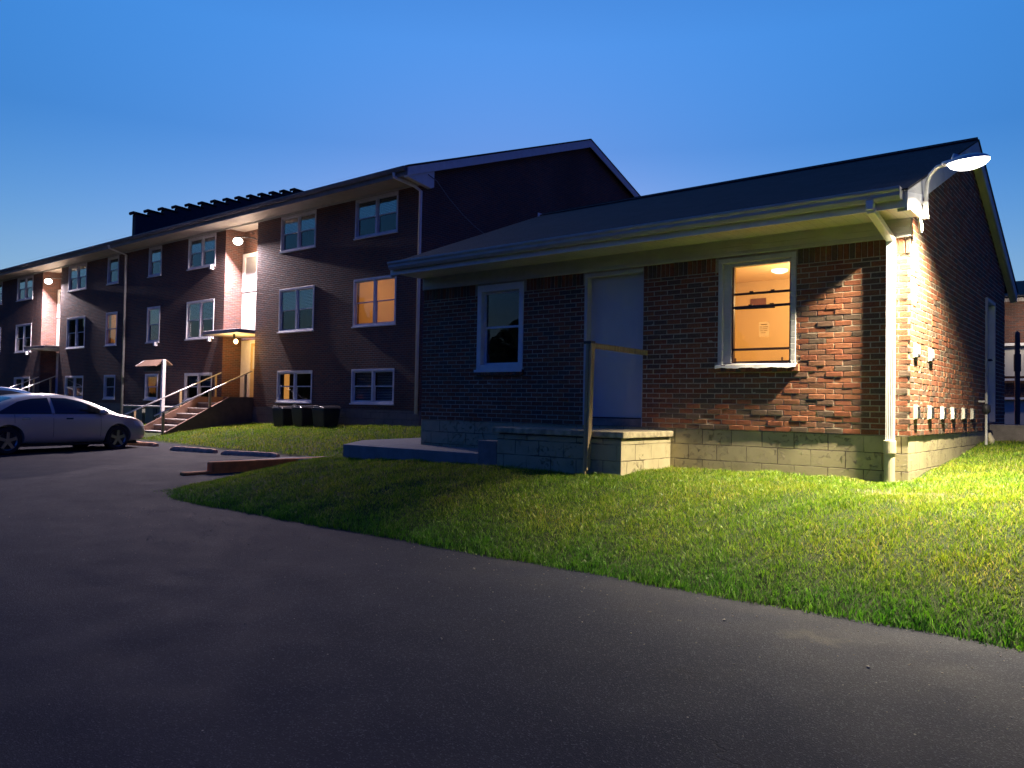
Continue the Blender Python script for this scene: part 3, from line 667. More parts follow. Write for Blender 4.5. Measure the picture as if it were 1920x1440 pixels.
# cable from the tall roof to the small one
b = MB(); pts = [Vector((-14.42,y,z)) for y, z in ((6.5,8.3),(6.86,8.19),(7.4,7.78),(8.01,7.42),(8.58,7.15),(9.18,6.96),(9.96,6.80),(10.8,6.72),(11.6,6.75),(12.2,6.85))]
b.tube(pts, .012, 6); tag(b.build('cable', M['cable'], smooth=True), 'thin slack cable hanging from the eaves corner across the tall brick gable', 'cable')

# ------------------------------------------------------------------ three-storey building
TY = 6.5; TX = -14.59; TXL = -62; TD = 17.1; TE = 8.38; TEY = 5.7; TRY = TY+TD/2; TS = .359; TRZ = TE+TS*(TRY-TEY); TF = 1.33
T = thing('apartment_building', 'long three storey brick apartment building with lit stairwell recesses', 'building', (-38, 15, .8))
wins = []                                     # x centre, width, units
for xc, w, u in ((-16.68,2.0,2),(-20.71,2.0,2),(-27.0,2.06,2),(-30.75,1.12,1),(-34.65,1.12,1),(-38.45,2.06,2),(-45.05,2.2,2),(-48.95,1.12,1)): wins.append((xc, w, u))
rowz = ((6.77,8.02),(3.95,5.46),(1.52,2.6))
rec = [(-25.27,-23.15),(-42.65,-40.35)]; RD = .78
ops = [(xc-w/2, xc+w/2, a, b) for xc, w, u in wins for a, b in rowz]
m = MB(); edges = [TXL]+[q for r in sorted(rec) for q in r]+[TX]
for k in range(0, len(edges), 2):
    a, b_ = edges[k], edges[k+1]; wall_front(m, TY, a, b_, TF, 8.1, [o for o in ops if a < o[0] < b_])
for a, b_ in rec:
    m.face([(a,TY,TF),(a,TY+RD,TF),(a,TY+RD,8.1),(a,TY,8.1)]); m.face([(b_,TY,TF),(b_,TY,8.1),(b_,TY+RD,8.1),(b_,TY+RD,TF)])
    m.face([(a,TY+RD,TF),(b_,TY+RD,TF),(b_,TY+RD,8.1),(a,TY+RD,8.1)])
gw = (12.05,13.6,7.0,8.32)
for a, b_, c, d in cells(TY, TY+TD, TF, 8.1, [(gw[0], gw[1], gw[2], 8.1)]): m.face([(TX,a,c),(TX,b_,c),(TX,b_,d),(TX,a,d)])
gzz = lambda y: TE+TS*(min(y, 2*TRY-y)-TEY)-.2
m.face([(TX,TY,8.1),(TX,gw[0],8.1),(TX,gw[0],gzz(gw[0])),(TX,TY,gzz(TY))]); m.face([(TX,gw[0],gw[3]),(TX,gw[1],gw[3]),(TX,gw[1],gzz(gw[1])),(TX,gw[0],gzz(gw[0]))])
m.face([(TX,gw[1],8.1),(TX,TY+TD,8.1),(TX,TY+TD,gzz(TY+TD)),(TX,TRY,gzz(TRY)),(TX,gw[1],gzz(gw[1]))])
m.face([(TXL,TY,TF),(TXL,TY+TD,TF),(TXL,TY+TD,8.3),(TXL,TRY,TRZ-.2),(TXL,TY,8.3)]); m.face([(TXL,TY+TD,TF),(TX,TY+TD,TF),(TX,TY+TD,8.1),(TXL,TY+TD,8.1)])
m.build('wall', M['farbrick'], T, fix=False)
m = MB(); m.box(TXL, TX-.01, TY+.01, TY+TD, .3, TF-.001); m.build('foundation', M['foundT'], T)
m = MB(); m.prism([(TEY-.03,TE),(TRY,TRZ),(2*TRY-TEY,TE),(2*TRY-TEY,TE-.05),(TRY,TRZ-.05),(TEY-.03,TE-.05)], 'x', TXL-.3, TX+.2); m.build('roof', M['shingle'], T)
m = MB(); m.prism([(TEY,TE-.052),(TRY,TRZ-.052),(2*TRY-TEY,TE-.052),(2*TRY-TEY,TE-.26),(TRY,TRZ-.33),(TEY,TE-.30)], 'x', TX+.15, TX+.19); m.build('barge_board', M['white'], T)
m = MB(); m.prism([(TEY,8.05),(TEY,8.33),(TY+.28,8.55),(TY+.28,7.98),(TY+.16,7.92)], 'x', TX+.002, TX+.149); m.build('boxed_return', M['white'], T)
m = MB(); m.box(TXL, TX, TEY+.03, TY-.022, 8.10, 8.12)
for a, b_ in rec: m.box(a, b_, TY, TY+RD, 8.095, 8.118)
m.build('soffit', M['soffitT'], T)
m = MB(); m.box(TXL, TX+.14, TEY-.01, TEY+.028, 8.09, 8.32); m.build('fascia', M['gutterT'], T)
m = MB(); m.prism([(TEY-.012,8.34),(TEY-.012,8.22),(TEY-.09,8.22),(TEY-.13,8.30),(TEY-.13,8.345)], 'x', TXL, TX+.1); m.build('gutter', M['gutterT'], T, bevel=.004)
m = MB(); m.box(TXL, TX, TY-.02, TY+.002, 8.03, 8.10); m.build('frieze_board', M['trim'], T)
# windows
SP = {(0,1):'lit', (4,1):'lit', (1,2):'part'}
for i, (xc, w, u) in enumerate(wins):
    for j, (a, b_) in enumerate(rowz):
        sp = SP.get((i, j))
        bl = None
        if sp is None: bl = ['half', 'full', None, 'half', 'full'][(i*3+j*2) % 5]
        if (i, j) in ((1,0),(2,0),(2,1),(5,0),(3,0),(6,0)): bl = 'half'
        o = window(T, TY, xc-w/2, xc+w/2, a, b_, u, lit=bool(sp), blind=bl, inset=.06, trimw=.065 if u == 2 else .075, mat='frameT')
        x0, x1 = xc-w/2-.3, xc+w/2+.3
        if sp == 'lit':
            roombox(T, x0, x1, TY+.245, TY+2.2, a-.6, b_+.35, 'room'); light('room_lamp', 'POINT', (xc+.2, TY+1.2, b_+.0), 4.5 if i == 0 else 3, (1,.52,.17), .12, par=T)
            if i == 0:
                mm = MB(); mm.box(xc+.88, xc+1.25, TY+.4, TY+.8, a-.6, a+.12); mm.prism([(xc+.95,a+.12),(xc+1.2,a+.12),(xc+1.2,a+.6),(xc+1.1,a+.62)], 'y', TY+.5, TY+.6); mm.build('armchair', M['step'], T)
        elif sp == 'part':
            roombox(T, x0, x1, TY+.245, TY+2.2, a-.6, b_+.3, 'dark')
            mm = MB(); mm.tube([(xc-1.14,TY+.5,a-.2),(xc-1.14,TY+.5,b_+.1)], .09, 16); mm.build('doorway_glow', m_emit('doorway_light', (1,.40,.09), .12), T, smooth=True)  # glowing tube added to stand in for an orange strip of doorway light
        else: roombox(T, x0, x1, TY+.245, TY+1.4, a-.4, b_+.3, 'dark')
for (xx, zz) in ((-26.13,6.70),(-26.13,3.9),(-30.38,3.87),(-44.25,3.88)):
    m = MB(); m.box(xx-.07, xx+.07, TY-.14, TY-.0, zz-.1, zz+.06); m.build('wall_vent', M['vinyl'], T, bevel=.01)
# gable window just seen over the low roof
m = MB(); y0, y1, z0, z1 = gw
m.box(TX-.1, TX+.02, y0, y0+.09, z0, z1); m.box(TX-.1, TX+.02, y1-.09, y1, z0, z1); m.box(TX-.1, TX+.02, y0+.09, y1-.09, z1-.09, z1); m.box(TX-.1, TX+.02, (y0+y1)/2-.04, (y0+y1)/2+.04, z0, z1-.09)
gwo = m.build('window', M['vinyl'], T); m = MB(); m.box(TX-.08, TX-.075, y0+.09, y1-.09, z0, z1-.09); m.build('pane', M['mirror'], gwo)
m = MB(); m.box(TX-.6, TX-.55, y0-.3, y1+.3, z0-.3, z1+.3); m.build('room', M['dark'], T)
# downspouts
m = MB(); m.tube([(TX-.35,TEY-.07,8.22),(TX-.35,TEY-.07,8.1),(TX-.12,TY-.3,7.95),(TX-.055,TY-.07,7.82),(TX-.055,TY-.07,TF-.1)], .052, 10); m.build('downspout', M['vinyl'], T, smooth=True)
m = MB(); m.tube([(-33.2,TEY-.07,8.22),(-33.2,TEY-.05,8.1),(-33.2,TY-.1,7.9),(-33.2,TY-.07,.7)], .05, 10); m.build('downspout', M['galv'], T, smooth=True)
# party-wall parapet climbing the roof in steps
m = MB(); y = 6.35; k = 0
while y < TRY-.1:
    zt = 9.66+TS*.985*(y-6.46)
    zr = TE+TS*(y-TEY); m.prism([(y,zr-.1),(y+.631,zr+.13),(y+.631,zt-.02),(y,zt-.02)], 'x', -32.62, -32.32)
    y += .631
m.build('parapet', m_plain('parapet_paint', (.05,.05,.055), .8, .2), T)
m = MB(); y = 6.35
while y < TRY-.1:
    zt = 9.66+TS*.985*(y-6.46)
    m.obox((-32.47, y+.24, zt+.03), (.2,0,0), (0,.38,-.02), (0,.003,.03)); m.tube([(-32.68,y-.08,zt+.02),(-32.26,y-.08,zt+.02)], .06, 8); y += .631
m.build('coping', M['shingle'], T)
# recess fittings
for ri, (a, b_) in enumerate(rec):
    yb = TY+RD
    # upper stair window over a white panel
    m = MB(); m.box(a+.02, b_-.02, yb-.05, yb-.001, 4.15, 5.70); m.build('stair_panel', M['panel'], T)
    m = MB()
    for (p, q, c, d) in ((a+.05,a+.22,5.72,7.2),(b_-.2,b_-.03,5.72,7.2),(a+.22,b_-.2,7.05,7.2),(a+.22,b_-.2,5.72,5.86),(a+.98,a+1.08,5.86,7.05)): m.box(p, q, yb-.08, yb-.002, c, d)
    w_ = m.build('window', M['vinyl'], T, bevel=.01); m = MB(); m.box(a+.22, b_-.2, yb-.03, yb-.025, 5.86, 7.05); m.build('pane', M['blind'], w_)
    # canopy
    m = MB(); m.box(a-.25, b_+.0, 5.8, yb-.055, 3.99, 4.11); m.build('canopy', M['darkcon'] if ri else m_plain('canopy_paint', (.30,.28,.30), .7, .1), T, bevel=.01)
    m = MB(); m.box(a-.23, b_-.02, 5.82, yb-.06, 3.97, 3.988); m.build('canopy_ceiling', M['white'], T)
    # entrance door
    m = MB(); m.box(a+.75, a+1.67, yb-.05, yb-.002, 1.68, 3.72); dd = m.build('door', M['yel'], T, bevel=.005)
    m = MB(); m.box(a+.9, a+1.52, yb-.065, yb-.051, 2.75, 3.6); m.build('door_glass', M['panel'], dd)
    m = MB(); m.box(a+.62, a+.75, yb-.08, yb-.002, 1.68, 3.85); m.box(a+1.67, a+1.8, yb-.08, yb-.002, 1.68, 3.85); m.box(a+.75, a+1.67, yb-.08, yb-.002, 3.72, 3.85); m.box(a+.03, a+.60, yb-.03, yb-.002, 1.68, 3.85); m.build('door_frame', M['white'], dd, bevel=.005)
    m = MB(); m.box(a, b_, TY, yb, 1.2, 1.67); m.build('landing', M['step'], T)
    # flood lamp high in the recess
    lx = -24.12 if ri == 0 else -41.42
    F = thing('recess_floodlight', 'bright white floodlight high in the '+('nearer stairwell recess of the long building' if ri == 0 else 'farther left stairwell recess of the long building'), 'lamp', (lx, yb, 7.5), group='floodlights in the stairwell recesses')
    m = MB(); m.tube([(lx,yb,7.62),(lx,yb-.4,7.66),(lx,6.3,7.60)], .022, 8); m.build('arm', M['darkm'], F)
    m = MB(); m.tube([(lx,6.30,7.62),(lx,6.30,7.57),(lx,6.30,7.54)], [.04,.10,.12], 16); m.build('head', M['darkm'], F, smooth=True)
    m = MB(); vs, fs = ell(lx,6.30,7.43,.17,.17,.14, 16, 10, -math.pi/2, math.pi/2); m.add(vs, fs); m.build('lens', M['ledT'], F, smooth=True)
    light('floodlight_beam', 'AREA', (lx,6.44,7.29), 470, (1,.80,.86), .22, rot=(R(-46),0,0), par=F)
    light('floodlight_spill', 'POINT', (lx-.1,6.74,7.12), 11, (1,.68,.42), .1, par=F)
    if ri == 0:
        F = thing('porch_lamp', 'warm yellow lamp hanging under the entrance canopy', 'lamp', (-23.9,6.2,3.97))
        m = MB(); m.tube([(-23.95,6.15,3.97),(-23.95,6.15,3.86),(-23.9,6.2,3.78)], .04, 10); m.build('stem', M['darkm'], F, smooth=True)
        m = MB(); vs, fs = ell(-23.9,6.2,3.70,.075,.075,.09, 16, 8, -math.pi/2, math.pi/2); m.add(vs, fs); m.build('bulb', M['bulbw'], F, smooth=True)
        light('porch_glow', 'POINT', (-23.9,6.2,3.55), 14, (1,.55,.16), .08, par=F)

# entrance steps with rails, one flight per recess
def stairs(xa, xb, label):
    S = thing('entrance_steps', label, 'steps', ((xa+xb)/2, 4.3, .3), group='entrance steps of the long building')
    y0 = 3.05; n = 7; run = .41
    m = MB(); tdm = MB()
    for k in range(n):
        zt = .25+.2*k; yk = y0+run*k; m.box(xa+.12, xb-.12, yk, 6.49 if k == n-1 else yk+run+.02*0, 0 if k == 0 else .1, zt-.035)
        tdm.box(xa+.12, xb-.10, yk-.04, yk+run-.0415, zt-.034, zt)
    m.build('riser_block', M['step'], S); tdm.build('tread', M['tread'], S, bevel=.006)
    m = MB(); m.prism([(y0-.05,.05),(6.49,.05),(6.49,1.66),(5.55,1.66),(y0-.05,.30)], 'x', xb-.1, xb); m.build('side_wall', M['step'], S)
    m = MB(); m.prism([(y0-.05,.05),(6.49,.05),(6.49,1.66),(5.55,1.66),(y0-.05,.30)], 'x', xa, xa+.1); m.build('side_wall', M['step'], S)
    for xx, ya, za, yb, zb in ((xb-.05, 2.9, .98, 6.46, 2.62), (xa+.05, 2.8, .95, 6.42, 2.58)):
        m = MB(); m.tube([(xx,ya,za),(xx,yb,zb)], .026, 8); m.build('handrail', M['galv'], S, smooth=True)
        for yy in (3.2, 4.84, 6.2):
            zz = za+(zb-za)*(yy-ya)/(yb-ya); g0 = .2 if yy < 4 else .6
            m = MB(); m.box(xx-.036, xx+.036, yy-.036, yy+.036, g0, zz-.02); m.build('post', M['wood'], S)
stairs(-25.25, -23.15, 'concrete entrance steps with two sloping handrails beside the mown bank')
stairs(-42.6, -40.4, 'farther entrance steps with sloping handrails behind the silver car')

# sign kiosk
K = thing('notice_kiosk', 'white post with a small shingled roof over a dark notice board, by the entrance steps', 'sign', (-25.45,4.3,.6))
m = MB(); m.box(-25.50, -25.38, 4.24, 4.36, .5, 2.95); m.build('post', M['vinyl'], K, bevel=.01)
m = MB(); m.obox((-26.2,4.20,2.84), (.78,0,0), (0,.19,.125), (0,-.008,.014)); m.obox((-26.2,4.50,2.87), (.78,0,0), (0,.12,-.09), (0,.008,.014)); m.build('roof', M['shingwood'], K)
m = MB(); m.box(-26.9, -25.52, 4.3, 4.36, 2.55, 2.86); m.build('board', M['darkm'], K)
m = MB(); m.bar((-27.0,4.05,2.72), (-27.0,4.36,2.93), .03, .07); m.build('edge_trim', M['vinyl'], K)
# metal utility cabinets
for i, (x0, lab) in enumerate(((-30.1,'left one of two low metal utility cabinets by the foundation wall'),(-28.35,'right one of two low metal utility cabinets, beside the steps'))):
    U = thing('utility_cabinet', lab, 'cabinet', (x0+.75,5.4,.6), group='utility cabinets')
    m = MB(); m.box(x0, x0+1.5, 5.1, 5.9, .6, 1.22); m.build('body', M['green'], U, bevel=.02)
    m = MB(); m.box(x0-.06, x0+1.56, 5.04, 5.96, 1.222, 1.28); m.build('lid', M['lid'], U, bevel=.015)
    m = MB(); m.box(x0+.68, x0+.95, 5.07, 5.098, .66, 1.18); m.build('door_panel', M['darkm'], U)
# bins along the wall
def bin_(x, y, label, rz):
    Bn = thing('wheelie_bin', label, 'bin', (x, y, float(zT(x, y))-.01), rz, group='black bins along the wall')
    m = MB()
    v = [(-.26,-.28,0),(.26,-.28,0),(.26,.28,0),(-.26,.28,0),(-.31,-.34,.60),(.31,-.34,.60),(.31,.34,.60),(-.31,.34,.60)]
    m.add(v, [(0,3,2,1),(4,5,6,7),(0,1,5,4),(1,2,6,5),(2,3,7,6),(3,0,4,7)]); m.build('body', M['blackp'], Bn, bevel=.05, seg=3, local=True)
    m = MB(); vs = []; n = 9
    for k in range(n):
        u_ = -1+2*k/(n-1); vs += [(u_*.34,-.37,.605),(u_*.34,.37,.605),(u_*.33,-.32,.615+.06*(1-u_**4)),(u_*.33,.35,.615+.08*(1-u_**4))]
    fs = []
    for k in range(n-1):
        a = k*4; b2 = a+4; fs += [(a,b2,b2+2,a+2),(a+2,b2+2,b2+3,a+3),(a+3,b2+3,b2+1,a+1),(a,a+1,b2+1,b2)]
    fs += [(0,2,3,1),((n-1)*4,(n-1)*4+1,(n-1)*4+3,(n-1)*4+2)]
    m.add(vs, fs); m.build('lid', m_plain('bin_lid', (.05,.05,.055), .22, .1), Bn, bevel=.01, local=True)
    m = MB(); m.tube([(-.18,-.37,.63),(-.13,-.40,.67),(.13,-.40,.67),(.18,-.37,.63)], .018, 8); m.build('handle', M['blackp'], Bn, local=True)
bin_(-20.15, 5.8, 'black lidded bin below the partly lit window, leftmost of three', .04)
bin_(-19.1, 5.8, 'middle black lidded bin of the three along the wall', -.03)
bin_(-18.02, 5.8, 'rightmost black lidded bin of the three along the wall', .02)

# stepped orange edging between lot and lawn
E_ = thing('stepped_edging', 'stepped reddish orange block edging where the parking lot meets the near lawn', 'edging', (-11.5,-.5,.1))
m = MB(); m.prism([(-1.83,-.1),(-1.83,.355),(-1.79,.365),(1.2,.36),(1.25,-.1)], 'x', -11.66, -11.47); m.build('block', M['orange'], E_, bevel=.02)
m = MB(); m.box(-11.64, -11.45, -2.38, -1.835, -.1, .20); m.build('block', M['orange'], E_, bevel=.03)
m = MB(); m.obox((-11.36,-2.72,-.01), (.08,-.02,0), (.09,.33,0), (0,0,.075)); m.build('block', M['orange'], E_, bevel=.03)
# parking stops
for (xa, ya, xb, yb, lab) in ((-21.3,.92,-19.56,1.17,'concrete parking stop at the front wheel of the silver car'),(-17.82,.72,-16.2,1.0,'concrete parking stop in the middle, before the mown bank'),(-15.6,.85,-14.0,1.32,'rightmost concrete parking stop, nearest the footpath')):
    m = MB(); a = Vector((xa,ya,0)); b_ = Vector((xb,yb,0)); d = (b_-a).normalized(); nrm = Vector((-d.y,d.x,0)); n = 14; vs = []
    for k in range(n+1):
        q = a.lerp(b_, k/n); z = float(zA(q.x, q.y)); s_ = random.gauss(0, .004); e = .03 if k in (0, n) else 0
        for (u_, h) in ((-.085,-.01),(-.075,.06-e*.3),(-.045,.105-e),(.045,.108-e),(.075,.06-e*.3),(.085,-.01)): vs.append(q+nrm*u_+Vector((0,0,z+h+s_*(h > 0))))
    fs = []
    for k in range(n):
        for c in range(5): fs.append((k*6+c, (k+1)*6+c, (k+1)*6+c+1, k*6+c+1))
    fs += [tuple(range(6))[::-1], tuple(n*6+c for c in range(6))]
    m.add(vs, fs); tag(m.build('parking_stop', M['stop'], bevel=.008), lab, 'parking stop', 'parking stops along the lot')

# ------------------------------------------------------------------ car (local: +X is the front, wheels on z=0)
def make_car(label, paint, loc, rz):
    C_ = thing('parked_car', label, 'car', loc, rz, group='cars in the parking lot')
    # stations: x, z_low, z_belt, z_top, half width low, half width belt, half width top
    st = [(-1.02,.42,.78,.80,.60,.62,.45),(-.98,.30,.86,.93,.72,.74,.55),(-.80,.24,.90,1.02,.80,.81,.62),(-.45,.22,.93,1.10,.86,.85,.66),(-.10,.22,.95,1.25,.88,.87,.63),(.30,.21,.96,1.385,.89,.88,.60),
          (.80,.20,.965,1.45,.89,.885,.59),(1.30,.20,.96,1.465,.89,.885,.59),(1.75,.20,.95,1.43,.89,.885,.60),(2.15,.20,.94,1.33,.89,.885,.62),(2.5,.20,.93,1.19,.89,.88,.65),(2.78,.21,.92,1.06,.885,.87,.68),(3.0,.21,.90,.985,.88,.86,.66),(3.3,.22,.86,.945,.87,.84,.62),(3.55,.23,.80,.88,.84,.80,.58),(3.72,.25,.70,.79,.78,.74,.52),(3.82,.30,.60,.68,.66,.62,.42)]
    NP = 13
    def section(s):
        x, zl, zb, zt, wl, wb, wt = s
        half = [(0,zl),(wl*.8,zl),(wl*.97,zl+.06),(wl+.012,zl+(zb-zl)*.38),(wl+.012,zl+(zb-zl)*.62),(wb,zb-.04),(wb-.02,zb),((wb*.93+wt*.07),zb+(zt-zb)*.12),((wb+wt)/2+.012,(zb+zt)/2),(wt+.02,zt-.05*(zt-zb)-.01),(wt*.85,zt-.002),(wt*.45,zt+.022),(0,zt+.03)]
        return [(x,-y,z) for y, z in half]+[(x,y,z) for y, z in half[-2:0:-1]]
    rings = [section(s) for s in st]; n = len(rings[0]); vs = [v for r in rings for v in r]; fs = []
    for i in range(len(rings)-1):
        for k in range(n): fs.append((i*n+k, i*n+(k+1) % n, (i+1)*n+(k+1) % n, (i+1)*n+k))
    fs += [tuple(range(n)), tuple((len(rings)-1)*n+k for k in range(n))[::-1]]
    m = MB(); m.add(vs, fs); body = m.build('body', paint, C_, smooth=True, local=True)
    ss = body.modifiers.new('s', 'SUBSURF'); ss.levels = ss.render_levels = 2
    cut = MB()
    for wx in (0, 2.85):
        cut.tube([(wx,-1.2,.335),(wx,-.60,.335)], .385, 40); cut.tube([(wx,.60,.335),(wx,1.2,.335)], .385, 40)
    co = cut.build('cutter', M['darkm'], None); co.parent = C_
    bo = body.modifiers.new('b', 'BOOLEAN'); bo.object = co; bo.operation = 'DIFFERENCE'; bo.solver = 'EXACT'
    dg = bpy.context.evaluated_depsgraph_get(); dg.update(); me = bpy.data.meshes.new_from_object(body.evaluated_get(dg))
    body.modifiers.clear(); body.data = me; me.materials.clear(); me.materials.append(paint)
    bm = bmesh.new(); bm.from_mesh(me)
    for f in bm.faces: f.smooth = True
    for e in bm.edges:
        if len(e.link_faces) == 2 and e.calc_face_angle(0) > R(38): e.smooth = False
    bm.to_mesh(me); bm.free(); bpy.data.objects.remove(co)
    from mathutils.bvhtree import BVHTree
    bm = bmesh.new(); bm.from_mesh(me); tree = BVHTree.FromBMesh(bm)
    def on_side(x, z, sgn, off=.004):
        h = tree.ray_cast(Vector((x, sgn*2, z)), Vector((0,-sgn,0)))
        return (Vector((x, h[0].y+sgn*off, z))) if h[0] else Vector((x, sgn*.7, z))
    def patch(outline, sgn, name, mat, par, off=.004, step=.06):
        # fill a side outline with a small grid draped on the body
        xs_ = [p[0] for p in outline]; nn = 18; x0, x1 = min(xs_), max(xs_)
        def span(x):
            zs = []
            for (a, b_) in zip(outline, outline[1:]+outline[:1]):
                if (a[0]-x)*(b_[0]-x) <= 0 and a[0] != b_[0]: t = (x-a[0])/(b_[0]-a[0]); zs.append(a[1]+t*(b_[1]-a[1]))
            return (min(zs), max(zs)) if zs else (0, 0)
        mm = MB(); g = []
        for i in range(nn+1):
            x = x0+.001+(x1-x0-.002)*i/nn; lo, hi = span(x); g.append([on_side(x, lo+(hi-lo)*j/6, sgn, off) for j in range(7)])
        for i in range(nn):
            for j in range(6): mm.face([g[i][j], g[i+1][j], g[i+1][j+1], g[i][j+1]])
        return mm.build(name, mat, par, smooth=True, local=True)
    for sg in (-1, 1):
        patch([(-.28,.985),(-.05,1.10),(.30,1.27),(.62,1.345),(1.03,1.375),(1.03,.985)], sg, 'side_window', M['carglass'], C_)
        patch([(1.11,.985),(1.11,1.378),(1.5,1.37),(1.85,1.30),(2.2,1.17),(2.5,1.02),(2.56,.985)], sg, 'side_window', M['carglass'], C_)
        for x in (1.07, -.02+.0, 2.33):     # door shut lines
            z1 = .96
            patch([(x-.006,.30),(x-.006,z1),(x+.006,z1),(x+.006,.30)] if x > .1 else [(.13,.55),(.13,.96),(.142,.96),(.142,.55)], sg, 'door_seam', M['darkm'], C_, .002)
        for x in (.30, 1.38): patch([(x,.84),(x,.875),(x+.19,.875),(x+.19,.84)], sg, 'door_handle', M['chrome' if x < 1 else 'carglass'], C_, .022)
        patch([(-.33,.968),(-.30,.984),(2.60,.984),(2.62,.968)], sg, 'window_trim', M['darkm'], C_, .005)
        q = on_side(2.36, 1.0, sg, 0); mm = MB(); vs_, fs_ = ell(2.36, q.y+sg*.12, 1.02, .11, .10, .07, 12, 6, -math.pi/2, math.pi/2, ax=(1,0)); mm.add(vs_, fs_); mm.build('wing_mirror', paint, C_, smooth=True, local=True)
        patch([(3.38,.66),(3.30,.78),(3.45,.80),(3.70,.70),(3.74,.62)], sg, 'headlight', M['lens'], C_, .006)
        patch([(-.98,.72),(-.98,.84),(-.72,.86),(-.72,.78)], sg, 'tail_light', M['redlens'], C_, .006)
    def topg(x0, x1, w0, w1, name):
        mm = MB(); g = []
        for i in range(7):
            x = x0+(x1-x0)*i/6; w = w0+(w1-w0)*i/6; row = []
            for j in range(9):
                y = w*(-1+2*j/8); h = tree.ray_cast(Vector((x, y, 3)), Vector((0,0,-1))); row.append(h[0]+Vector((0,0,.005)) if h[0] else Vector((x,y,1)))
            g.append(row)
        for i in range(6):
            for j in range(8): mm.face([g[i][j], g[i+1][j], g[i+1][j+1], g[i][j+1]])
        mm.build(name, M['carglass'], C_, smooth=True, local=True)
    topg(1.95, 2.78, .56, .66, 'windscreen'); topg(-.40, .25, .60, .54, 'rear_window')
    bm.free()
    mm = MB(); mm.box(-.95, 3.6, -.6, .6, .16, .24); mm.box(-.3, 3.15, -.86, .86, .19, .22); mm.build('underbody', M['rubber'], C_, local=True)
    for wx in (0, 2.85):
        for sg in (-1, 1):
            yo = sg*.87; yi = sg*.66
            mm = MB(); mm.tube([(wx,yi,.33),(wx,yi+sg*.02,.33),(wx,yo-sg*.03,.33),(wx,yo,.33)], [.30,.33,.33,.295], 32, caps=False)
            mm.tube([(wx,yo,.33),(wx,yo-sg*.005,.33)], [.295,.225], 32, caps=False); mm.tube([(wx,yi,.33),(wx,yi+sg*.01,.33)], .30, 32)
            wh = mm.build('wheel', M['rubber'], C_, smooth=False, local=True)
            mm = MB(); mm.tube([(wx,yo-sg*.004,.33),(wx,yo-sg*.03,.33)], [.228,.20], 32, caps=False)
            for s_ in range(5):
                a = 2*math.pi*s_/5+.3; dx, dz = math.cos(a), math.sin(a)
                mm.bar((wx+dx*.03,yo-sg*.02,.33+dz*.03), (wx+dx*.21,yo-sg*.012,.33+dz*.21), .022, .075, up=(-dz,0,dx))
            mm.tube([(wx,yo-sg*.004,.33),(wx,yo-sg*.03,.33)], .055, 16); mm.build('rim', M['alloy'], wh, local=True)
            mm = MB(); mm.tube([(wx,yo-sg*.06,.33),(wx,yo-sg*.07,.33)], .21, 24); mm.build('brake_disc', M['darkm'], wh, local=True)
    return C_
fr, rr = Vector((-19.45,.13,0)), Vector((-18.91,-2.75,0)); dv = (fr-rr).normalized(); nrm = Vector((-dv.y, dv.x, 0))
make_car('silver grey sedan parked facing the long brick building', M['carpaint'], rr+nrm*.87+Vector((0,0,.135)), math.atan2(dv.y, dv.x))
c2 = make_car('blue car mostly hidden behind the silver grey sedan', M['bluepaint'], rr+nrm*.87+Vector((-3.6,-.2,.13)), math.atan2(dv.y, dv.x)); c2.scale = (1.1,1.08,1.14)
def pebbles():
    m = MB()
    for k in range(420):
        x = random.uniform(-9, 3.5); y = -3.72-abs(random.gauss(0, 1.1)); s_ = random.uniform(.003, .008)*(2 if random.random() < .04 else 1); z = float(zA(x, y))
        vs, fs = ell(x, y, z+s_*.3, s_, s_*random.uniform(.6, 1), s_*.7, 6, 3, -math.pi/2, math.pi/2, ax=(random.uniform(-1,1), random.uniform(-1,1)+.01)); m.add(vs, fs)
    tag(m.build('gravel', m_plain('pebble', (.30,.27,.22), .9, .3, 40)), 'scattered pale pebbles on the driveway near the lawn edge', 'gravel', kind='stuff')
pebbles()

# ------------------------------------------------------------------ behind on the right
B2 = thing('rear_building', 'distant brick building with white lit stair panels seen past the right edge', 'building', (4,25,.9))
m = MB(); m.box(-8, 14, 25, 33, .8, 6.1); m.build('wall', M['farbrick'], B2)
m = MB(); m.prism([(24.3,5.95),(29,7.15),(33.7,5.95),(33.7,5.85),(29,7.05),(24.3,5.85)], 'x', -8.5, 14.5); m.build('roof', M['shingle'], B2)
m = MB(); m.box(-8.3, 14.3, 24.35, 24.98, 5.8, 5.84); m.box(-8.3, 14.3, 24.3, 24.348, 5.72, 5.9); m.build('soffit', M['darkcon'], B2)
m = MB()
for z0, z1 in ((3.0,4.1),(1.15,2.1)): m.box(-2.6, .6, 24.9, 24.998, z0, z1)
m.build('stair_panel', M['panel'], B2)
m = MB(); m.box(-2.6, .6, 24.7, 24.9, 4.12, 4.22); m.box(-2.6, .6, 24.7, 24.9, 2.82, 2.9); m.box(-2.6, .6, 24.7, 24.9, 2.12, 2.2); m.box(-1.05, -.85, 24.75, 24.898, 4.22, 5.1); m.build('rail', M['vinyl'], B2)
light('stair_lamp', 'POINT', (-1.2, 23.6, 4.9), 17, (1,.85,.68), .15, par=B2)
m = MB(); vs, fs = ell(-1.2,23.7,5.3,.12,.12,.1, 12, 6, -math.pi/2, math.pi/2); m.add(vs, fs); m.tube([(-1.2,23.7,5.4),(-1.2,24.4,5.6)], .02, 6); m.build('lamp_bracket', M['ledT'], B2)
